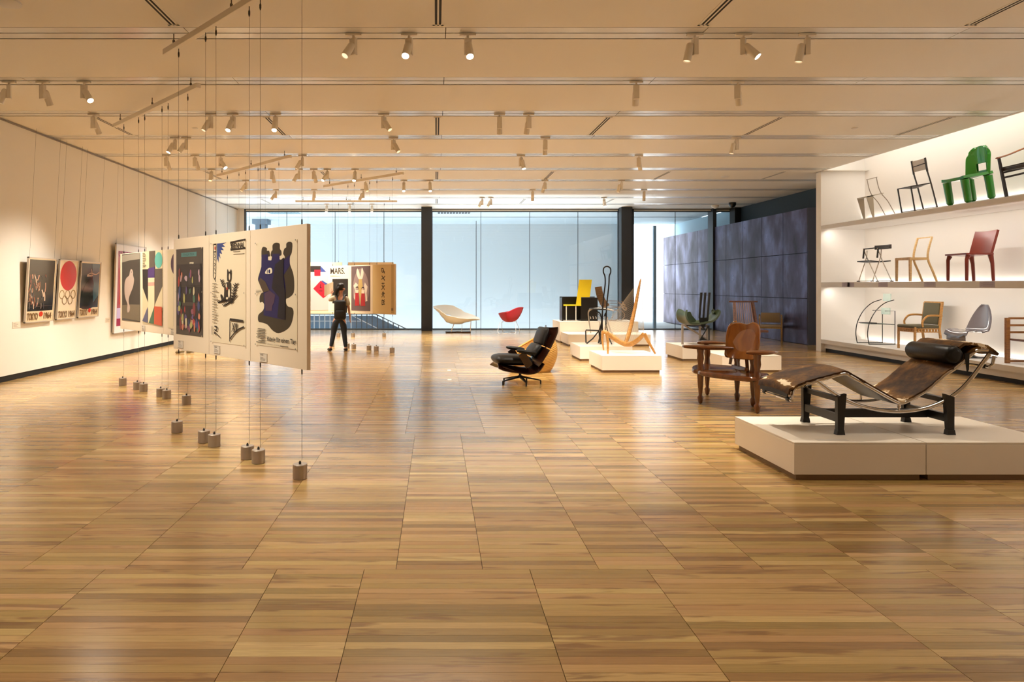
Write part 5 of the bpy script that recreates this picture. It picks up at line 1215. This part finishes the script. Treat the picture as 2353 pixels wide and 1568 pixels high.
mb.f = [fc for fc in mb.f if not (abs(sum(mb.v[k][1] for k in fc)/len(fc)) < .095 and .50 < sum(mb.v[k][2] for k in fc)/len(fc) < .63)]
mb.build('backrest', M_GRN, t, True, 60)
t = nch('slatted_chair', 'black framed armchair with an orange wooden arm, cut by the right edge, top shelf', 10.42, 0, top=True, cat='armchair')
M_ORW = wood('orange_teak', 'b4682c', '8a4a1c', .3)
for y in (-.27, .27):
    MB().bar((.22, y, 0), (.24, y, .62), .035, .035, w2=.03, h2=.03).build('leg', M_BT, t); MB().bar((-.28, y, 0), (-.30, y, .74), .035, .035).build('leg', M_BT, t)
    MB().tube(catmull([(.27, y, .62), (.10, y, .64), (-.12, y, .69), (-.32, y, .73)], 4), .022, 8, flat=(.6, 1.5)).build('arm', M_ORW, t, True)
    for z in (.30, .38, .45): MB().bar((.22, y, z), (-.28, y, z+.03), .018, .03).build('side_slat', M_BT, t)
MB().box((-.27, -.26, .40), (.22, .26, .45), bev=.01).build('seat', M_BT, t, True)
for z in (.5, .58, .66): MB().bar((-.30, -.27, z), (-.30, .27, z), .02, .04).build('back_slat', M_ORW, t)
# middle shelf
ZM = 1.59
t = nch('folding_chair', 'black folding chair with crossed chrome legs, middle shelf', 14.23, ZM)
for y in (-.23, .23):
    MB().tube([(.20, y, .01), (.03, y, .52), (.02, y, .66)], .010, 8).build('front_leg', M_CHROME, t, True)
    MB().tube([(-.20, y*.96, .01), (-.02, y*.96, .40), (.10, y, .69)], .010, 8).build('rear_leg', M_CHROME, t, True)
    MB().tube([(.105, y, .49), (.085, y, .69)], .017, 8).build('arm_sleeve', M_BLKP, t, True)
    MB().tube(catmull([(.10, y, .69), (-.05, y, .705), (-.16, y, .72)], 4), .013, 8).build('arm_tube', M_BLKP, t, True)
    MB().box((-.22, y-.02, 0), (-.17, y+.02, .02)).build('foot', M_BLKP, t); MB().box((.18, y-.02, 0), (.23, y+.02, .02)).build('foot', M_BLKP, t)
for x in (.20, -.20): MB().tube([(x, -.23, .015), (x, .23, .015)], .009, 8).build('floor_tube', M_CHROME, t, True)
MB().grid(lambda i, j: (.24-.42*i/6, -.22+.44*j/6, .42+.02*abs(i-3)/3-.012), 7, 7, .022).build('seat', M_BLKP, t, True)
MB().grid(lambda i, j: (-.16-.05*math.sin(PI*j/8), -.25+.50*j/8, .68+.085*i/2), 3, 9, .03).build('back_band', mat('dark_grey_pad', '2b2524', .6), t, True)
t = nch('wooden_chair', 'pale birch chair frame with an open rectangular back, middle shelf', 13.05, ZM)
M_BIR = wood('pale_birch', 'd8b47c', 'c09c64', .4)
for y in (-.19, .19):
    MB().bar((.22, y, 0), (.22, y, .45), .03, .035, w2=.04, h2=.04).build('leg', M_BIR, t)
    c = catmull([(-.28, y, 0), (-.20, y, .20), (-.13, y, .36), (-.11, y, .48), (-.13, y, .62), (-.19, y, .84)], 4); MB().tube([tuple(v) for v in c], .019, 6).build('back_leg', M_BIR, t, True)
    MB().box((-.12, y-.012, .41), (.24, y+.012, .45)).build('side_rail', M_BIR, t)
MB().box((.21, -.19, .405), (.24, .19, .455)).build('front_rail', M_BIR, t); MB().bar((-.12, -.19, .43), (-.12, .19, .43), .03, .045).build('rear_rail', M_BIR, t); MB().bar((-.19, -.19, .835), (-.19, .19, .835), .025, .02).build('top_rail', M_BIR, t)
MB().box((-.10, -.18, .44), (.22, .18, .452)).build('seat', mat('thin_plywood', 'cbb086', .5), t)
t = nch('leather_chair', 'dark red leather covered side chair, middle shelf', 11.70, ZM)
M_OX = mat('oxblood_leather', '7c2a1c', .3, spec=.6, bump=.05, bscale=30, var=.12, vscale=4)
for y in (-.21, .21):
    MB().tube([(.22, y, 0), (.22, y, .36), (.19, y, .43)], [.024, .028, .04], 8).build('leg', M_OX, t, True); MB().tube([(-.23, y, 0), (-.21, y, .30), (-.18, y, .44)], [.024, .028, .04], 8).build('leg', M_OX, t, True)
MB().grid(lambda i, j: (.25-.46*i/8, -.24+.48*j/8, .455-.025*math.sin(PI*i/8)*math.sin(PI*j/8)), 9, 9, .028).build('seat', M_OX, t, True, 60)
MB().grid(lambda i, j: (-.18-.11*i/8-.02*math.sin(PI*j/8), -.235+.47*j/8, .46+.40*i/8-.012*math.sin(PI*j/8)*(1 if i > 6 else 0)), 9, 9, .04).build('backrest', M_OX, t, True, 60)
t = nch('red_seat_stool', 'chair with a thick red seat pad cut by the right edge, middle shelf', 10.25, ZM, X0=9.28)
MB().lathe([(.20, .43), (.29, .44), (.315, .47), (.315, .50), (.29, .53), (0, .54)], 28, sx=1, sy=.9).build('seat_pad', mat('deep_red_pad', 'a40f14', .5), t, True)
MB().lathe([(.24, 0), (.22, .015), (.05, .05), (.035, .2), (.05, .38), (.22, .43)], 24).build('pedestal', mat('cream_pedestal', 'e0cdb4', .3), t, True)
MB().grid(lambda i, j: (-.26-.10*i/5, -.20+.40*j/6, .53+.34*i/5), 6, 7, .03).build('backrest', bpy.data.materials['deep_red_pad'], t, True)
# bottom shelf
ZB = .28
t = nch('arc_chair', 'black wire arc chair with small glass plates, bottom shelf by the fin', 14.44, ZB, X0=9.31)
MG = mat('green_tinted_glass', 'cfe8dc', .05, alpha=.45)
for y in (-.20, .20):
    c = catmull([(.28, y, .0), (.31, y, .22), (.27, y, .46), (.14, y, .70), (-.04, y, .86), (-.24, y, .93)], 5)
    MB().tube([tuple(v) for v in c]+[], .009, 6).build('arc', M_BW, t, True); MB().tube([(.28, y, .008), (-.27, y, .008)], .009, 6).build('floor_bar', M_BW, t, True)
    MB().tube([(-.26, y, 0), (-.26, y, .70), (-.05 if y < 0 else -.05, y, .70)], .008, 6).build('rear_post', M_BW, t, True)
    MB().tube([(.25, y, .44), (-.26, y, .415)], .008, 6).build('seat_bar', M_BW, t, True)
MB().box((-.24, -.20, .418), (.22, .20, .428)).build('seat_glass', MG, t)
MB().box((-.22, -.15, .62), (-.20, .12, .76)).build('back_glass', MG, t); MB().box((-.24, -.12, .90), (-.22, .12, 1.06)).build('head_glass', MG, t)
MB().box((.05, -.19, .435), (.24, .1, .45)).build('dark_slat', M_BW, t)
t = nch('upholstered_armchair', 'light wood armchair with olive upholstery and pierced apron, bottom shelf', 13.22, ZB, X0=9.35, cat='armchair')
M_HON = wood('honey_wood', 'c89450', 'a87636', .35); M_OLV = mat('olive_cloth', '5c553e', .8, bump=.1, bscale=150)
for y in (-.23, .23):
    MB().bar((.24, y, 0), (.24, y, .44), .032, .032).build('leg', M_HON, t); MB().bar((-.28, y, 0), (-.22, y, .42), .032, .032).build('leg', M_HON, t); MB().bar((-.22, y, .40), (-.28, y, .90), .03, .04).build('back_post', M_HON, t)
    MB().tube(catmull([(.10, y*1.06, .44), (.11, y*1.1, .54), (.03, y*1.1, .64), (-.10, y*1.08, .66), (-.27, y*1.04, .65)], 5), .015, 8, flat=(1, 1.3)).build('arm', M_HON, t, True)
for a, b in (((.24, -.23), (.24, .23)), ((.24, -.23), (-.22, -.23)), ((.24, .23), (-.22, .23))):
    for z in (.345, .405): MB().bar((a[0], a[1], z), (b[0], b[1], z), .02, .018).build('apron_rail', M_HON, t)
    for k in range(1, 8): f = k/8; x, y = a[0]+(b[0]-a[0])*f, a[1]+(b[1]-a[1])*f; MB().box((x-.012, y-.012, .34), (x+.012, y+.012, .41)).build('apron_bar', M_HON, t)
MB().box((-.22, -.24, .415), (.27, .24, .475), bev=.022).build('seat_cushion', M_OLV, t, True)
MB().box((-.03, -.21, -.21), (.02, .21, .21), Matrix.Translation((-.235, 0, .69)) @ Matrix.Rotation(-.12, 4, 'Y'), bev=.02).build('back_cushion', M_OLV, t, True)
MB().bar((-.285, -.24, .91), (-.285, .24, .91), .03, .025).build('top_rail', M_HON, t)
t = nch('cantilever_chair', 'glossy grey one piece moulded cantilever chair, bottom shelf', 11.82, ZB, X0=9.26)
M_GRY = mat('glossy_grey_plastic', '6f6a70', .12, coat=.6)
cp = catmull([(-.28, 0, .03), (-.12, 0, .02), (.05, 0, .05), (.13, 0, .16), (.20, 0, .30), (.26, 0, .36), (.24, 0, .42), (.12, 0, .435), (-.04, 0, .425), (-.13, 0, .47), (-.18, 0, .60), (-.23, 0, .76), (-.27, 0, .86)], 4)
cp = catmull([(-.22, 0, .015), (-.02, 0, .015), (.14, 0, .03), (.22, 0, .10), (.27, 0, .21), (.29, 0, .33), (.25, 0, .42), (.12, 0, .44), (-.05, 0, .425), (-.14, 0, .46), (-.19, 0, .58), (-.235, 0, .74), (-.27, 0, .90)], 4)
def pan(i, j):
    f = i/(len(cp)-1); e = -1+2*j/10; w = .25
    if f > .7: w = .25*(1-((f-.7)/.3)**3.2*.75)
    if f < .25: w = .25
    if .25 <= f < .45: w = .21
    if .6 < f < .75: w = .205
    q = cp[i]; edge = abs(e)**3
    dx = .04*edge if f > .62 else (-.03*edge if f < .45 else 0); dz = .03*edge if .48 < f < .68 else 0
    return (q.x+dx, e*w, q.z+dz)
MB().grid(pan, len(cp), 11, .018).build('shell', M_GRY, t, True, 70)
t = nch('ladder_armchair', 'oak armchair with ladder sides, cut by the right edge, bottom shelf', 10.56, ZB, X0=9.36, cat='armchair')
M_OK2 = wood('brown_oak', 'a06a30', '7a4c20', .4)
for y in (-.28, .28):
    MB().box((.26, y-.02, 0), (.32, y+.02, .72)).build('post', M_OK2, t); MB().box((-.32, y-.02, 0), (-.27, y+.02, .78)).build('post', M_OK2, t)
    for z in (.695, .585, .475, .015): MB().box((-.27, y-.015, z), (.26, y+.015, z+.032)).build('side_rung', M_OK2, t)
MB().grid(lambda i, j: (.27-.54*i/6, -.26+.52*j/6, .38-.03*math.sin(PI*i/6)), 7, 7, .03).build('seat', mat('brown_leather_seat', '6a4434', .45), t, True)
for z in (.55, .65, .74): MB().box((-.31, -.27, z), (-.285, .27, z+.03)).build('back_rung', M_OK2, t)

# ------------------------------------------------------------------ people
def skin(name, verts, eds, rad, m, parent, root=0, sub=2):
    me = bpy.data.meshes.new(name); me.from_pydata([tuple(v) for v in verts], eds, []); o = bpy.data.objects.new(name, me); C.objects.link(o); o.parent = parent
    md = o.modifiers.new('skin', 'SKIN'); md.use_smooth_shade = True; md.branch_smoothing = .6
    for i, r in enumerate(rad):
        sv_ = me.skin_vertices[0].data[i]; sv_.radius = (r, r) if isinstance(r, (int, float)) else r; sv_.use_root = (i == root)
    s_ = o.modifiers.new('sub', 'SUBSURF'); s_.levels = sub; s_.render_levels = sub
    me.materials.append(m); return o
M_SKIN = mat('skin_tone', 'c8937a', .5); M_HAIR = mat('black_hair', '0e0a09', .4)
def hand(parent, w, d, side, s_=1.0, curl=.25):
    """palm and five fingers; w wrist point, d direction of the fingers, side: direction of the thumb"""
    w = Vector(w); d = Vector(d).normalized(); sd = Vector(side); sd = (sd-d*sd.dot(d)).normalized(); n = d.cross(sd)
    V = [w, w+d*.045, w+d*.075]; E = [(0, 1), (1, 2)]; Rr = [.017, (.024, .014), (.024, .012)]
    for k, (o, l) in enumerate(((.025, .068), (.008, .076), (-.009, .070), (-.024, .055))):
        b = len(V); base = w+d*.078+sd*o
        V += [base, base+d*l*.5+n*l*curl*.3, base+d*l*.9+n*l*curl]; E += [(2, b), (b, b+1), (b+1, b+2)]; Rr += [.0095, .0085, .007]
    b = len(V); V += [w+d*.03+sd*.026, w+d*.06+sd*.046, w+d*.085+sd*.052]; E += [(1, b), (b, b+1), (b+1, b+2)]; Rr += [.012, .010, .008]
    return V, E, Rr
def body(root, J, hl, hr, skinm=M_SKIN):
    """one continuous body: pelvis, spine, neck, head, arms with hands, legs"""
    V = [J['pelvis'], J['waist'], J['chest'], J['neck'], J['head0'], J['head1'], J['head2']]
    E = [(0, 1), (1, 2), (2, 3), (3, 4), (4, 5), (5, 6)]; R_ = [(.115, .085), (.095, .075), (.12, .08), .045, .062, (.078, .086), .055]
    for s_, hd_ in (('L', hl), ('R', hr)):
        b = len(V); V += [J['sh'+s_], J['el'+s_], J['wr'+s_]]; E += [(2, b), (b, b+1)]; R_ += [.048, .034, .021]
        E.append((b+1, b+2))
        hv, he, hrad = hand(root, J['wr'+s_], *hd_); k = len(V)
        V += hv[1:]; R_ += hrad[1:]
        for a, c in he: E.append((b+2 if a == 0 else k+a-1, k+c-1))
        b = len(V); V += [J['hip'+s_], J['kn'+s_], J['an'+s_], J['toe'+s_]]; E += [(0, b), (b, b+1), (b+1, b+2), (b+2, b+3)]; R_ += [.085, .052, .034, .028]
    return skin('body', V, E, R_, skinm, root)
def clothes(root, J, shirt, jeans, shoe):
    V = [J['pelvis']+Vector((0, 0, .02)), J['waist'], J['chest'], J['chest']+Vector((0, 0, .07))]; E = [(0, 1), (1, 2), (2, 3)]; R_ = [(.162, .135), (.135, .11), (.145, .105), (.075, .07)]
    for s_ in 'LR':
        b = len(V); V += [J['sh'+s_], J['sh'+s_].lerp(J['el'+s_], .5), J['sh'+s_].lerp(J['el'+s_], .92)]; E += [(2, b), (b, b+1), (b+1, b+2)]; R_ += [.068, .062, .056]
    skin('t_shirt', V, E, R_, shirt, root)
    V = [J['pelvis']+Vector((0, 0, .06)), J['pelvis']]; E = [(0, 1)]; R_ = [(.152, .125), (.158, .13)]
    for s_ in 'LR':
        b = len(V); V += [J['hip'+s_], J['hip'+s_].lerp(J['kn'+s_], .5), J['kn'+s_], J['kn'+s_].lerp(J['an'+s_], .4), J['an'+s_]+(J['kn'+s_]-J['an'+s_])*.10]; E += [(1, b), (b, b+1), (b+1, b+2), (b+2, b+3), (b+3, b+4)]; R_ += [.112, .088, .062, .060, .042]
    skin('jeans', V, E, R_, jeans, root)
    for s_ in 'LR':
        a, t_ = J['an'+s_], J['toe'+s_]; d = (t_-a); d.z = 0; d.normalize(); h = a-d*.035
        MB().tube([(h.x, h.y, .04), (a.x+d.x*.03, a.y+d.y*.03, .045), ((a.x+t_.x)/2+d.x*.02, (a.y+t_.y)/2+d.y*.02, .036), (t_.x+d.x*.01, t_.y+d.y*.01, .028), (t_.x+d.x*.035, t_.y+d.y*.035, .02)], [.034, .042, .044, .038, .018], 12, flat=(.85, 1.05)).build('shoe', shoe, root, True, 60)
def head_bits(root, c, f, hair_m, bun=False, r=.088, up=0):
    """face details on the head at c looking along f"""
    f = Vector(f).normalized(); s_ = Vector((-f.y, f.x, 0)).normalized(); u = Vector((0, 0, 1))
    mb = MB().lathe([(0, -.10), (.05, -.085), (.083, -.04), (.094, .01), (.090, .055), (.06, .093), (0, .106)], 20, c-f*.014+u*.020, None, 1, 1)
    mb.v = [tuple(Vector(v)-f*max(0, (Vector(v)-c).dot(f)-.030)*1.0) for v in mb.v]
    mb.build('hair', hair_m, root, True, 60)
    MB().tube([c+f*.082-u*.002, c+f*.098-u*.022, c+f*.086-u*.034], [.008, .012, .008], 8).build('nose', M_SKIN, root, True)
    for q in (-1, 1):
        MB().lathe([(0, -.008), (.009, 0), (0, .008)], 10, c+f*.078+s_*q*.030+u*.006).build('eye', mat('dark_eye', '1a1210', .2), root, True)
        MB().lathe([(0, -.024), (.014, -.01), (.016, .01), (0, .024)], 8, c+s_*q*.083-u*.01).build('ear', M_SKIN, root, True)
    MB().tube([c+f*.079-s_*.02-u*.055, c+f*.085-u*.056, c+f*.079+s_*.02-u*.055], .005, 6).build('mouth', mat('lips', 'a05a50', .5), root, True)
YP = 15.75
pr_ = thing('person', 'visitor seen from behind in pale top, black backpack and dark jeans, holding up a leaflet', 'person', (-2.22, YP, 0))
def J3(zx, zy, dy=0): v = P(730+zx/7.84, 630+zy/7.84, YP+dy); return Vector((v.x+2.22, dy, max(v.z, .02)))
J = dict(pelvis=J3(385, 790), waist=J3(400, 640), chest=J3(412, 470), neck=J3(412, 355, .01), head0=J3(412, 310, .02), head1=J3(425, 255, .03), head2=J3(425, 215, .03),
         shL=J3(305, 415), elL=J3(205, 480, .06), wrL=J3(245, 372, .16), shR=J3(520, 415), elR=J3(556, 600, -.02), wrR=J3(582, 770, .02),
         hipL=J3(320, 830), knL=J3(285, 1075, .03), anL=J3(230, 1350), toeL=J3(205, 1410, .15), hipR=J3(460, 830), knR=J3(478, 1075, .03), anR=J3(510, 1365, -.02), toeR=J3(498, 1420, .13))
body(pr_, J, ((-.05, .1, 1), (1, 0, .2)), ((.02, .03, -1), (-.3, 1, 0)))
M_SHIRT = mat('pale_grey_cotton', 'b8ac94', .8); M_JEAN = mat('dark_denim', '1c2430', .75); M_SHOE = mat('black_shoe', '0e0c0c', .5)
clothes(pr_, J, M_SHIRT, M_JEAN, M_SHOE)
head_bits(pr_, J['head1'], (.75, .66, 0), M_HAIR)
a = J['head1']; MB().tube(catmull([a+Vector((-.04, -.05, .02)), a+Vector((-.09, -.07, -.04)), a+Vector((-.115, -.07, -.13)), a+Vector((-.085, -.08, -.23))], 4), [.05, .052, .054, .056, .056, .055, .053, .05, .046, .040, .032, .024, .012][:13], 10).build('ponytail', M_HAIR, pr_, True)
bp0 = J3(405, 640, -.15)
bpk = MB().box((-.135, -.07, -.235), (.135, .055, .215), Matrix.Translation(bp0), bev=.055, seg=4).build('backpack', mat('black_nylon', '0a0909', .6), pr_, True, 60)
MB().box((-.10, -.095, -.20), (.10, -.06, -.02), Matrix.Translation(bp0), bev=.02).build('front_pocket', mat('black_nylon', '0a0909', .6), bpk, True, 60)
for sx in (-1, 1): MB().tube(catmull([bp0+Vector((sx*.06, .0, .20)), J['chest']+Vector((sx*.10, -.06, .12)), J['chest']+Vector((sx*.115, .06, .09)), J['chest']+Vector((sx*.12, .10, -.08)), bp0+Vector((sx*.12, .10, -.08))], 4), .018, 8, flat=(.4, 1.2)).build('strap', mat('black_nylon', '0a0909', .6), bpk, True)
lf = thing('leaflet', 'cream exhibition leaflet held up by the visitor', 'leaflet', (-2.22, YP, 0))
q = J3(200, 300, .20); MB().grid(lambda i, j: (q.x-.105+.21*i/4, .20+.02*math.sin(PI*i/4), q.z-.13+.26*j/3+.02*i), 5, 4, .004).build('sheet', mat('leaflet_paper', 'c8b494', .6), lf)
# second visitor, hidden behind the nearest boards except for the shoes
p2 = thing('person', 'visitor hidden behind the nearest boards, only tan shoes showing beneath them', 'person', (-5.62, 15.3, 0))
B2 = lambda x, y, z: Vector((x, y, z))
J = dict(pelvis=B2(0, 0, .86), waist=B2(0, 0, 1.02), chest=B2(0, 0, 1.24), neck=B2(0, .01, 1.38), head0=B2(0, .02, 1.43), head1=B2(0, .02, 1.50), head2=B2(0, .02, 1.54),
         shL=B2(-.15, 0, 1.30), elL=B2(-.20, 0, 1.05), wrL=B2(-.19, .04, .84), shR=B2(.15, 0, 1.30), elR=B2(.20, 0, 1.05), wrR=B2(.19, .04, .84),
         hipL=B2(-.075, 0, .82), knL=B2(-.07, .02, .46), anL=B2(-.06, .0, .09), toeL=B2(-.16, -.06, .03), hipR=B2(.075, 0, .82), knR=B2(.09, .02, .46), anR=B2(.14, .05, .09), toeR=B2(.06, .0, .03))
body(p2, J, ((0, .05, -1), (0, 1, 0)), ((0, .05, -1), (0, 1, 0)))
clothes(p2, J, mat('dark_green_shirt', '3a4438', .8), M_JEAN, mat('tan_shoe', '6a5a3c', .5)); head_bits(p2, J['head1'], (-.7, .7, 0), M_HAIR)

# small things on the floor
for px, py, lb in ((1032, 851, 'small pale floor sticker left of the lounge chair, farther one'), (1033, 873, 'small pale floor sticker left of the lounge chair, nearer one')):
    g_ = G(px, py); c = thing('floor_sticker', lb, 'sticker', (g_.x, g_.y, 0), 0, 'pale stickers on the floor'); MB().box((-.03, -.06, 0), (.03, .06, .0012)).build('sheet', mat('sticker_white', 'e8dccc', .4), c)
g_ = G(1531, 926); c = thing('floor_caption', 'clear caption film on the floor in front of the carved bench', 'caption card', (g_.x, g_.y, 0), .12)
MB().box((-.09, -.05, 0), (.09, .05, .0006)).build('film', mat('clear_film', 'e4dccf', .2, alpha=.25), c)
for a in ((-.09, .03, -.03, .034), (-.03, -.0, .03, .004), (.03, -.04, .09, -.036)): MB().box((a[0], a[1], .0006), (a[2], a[3], .0012)).build('print_line', M_BLKP, c)
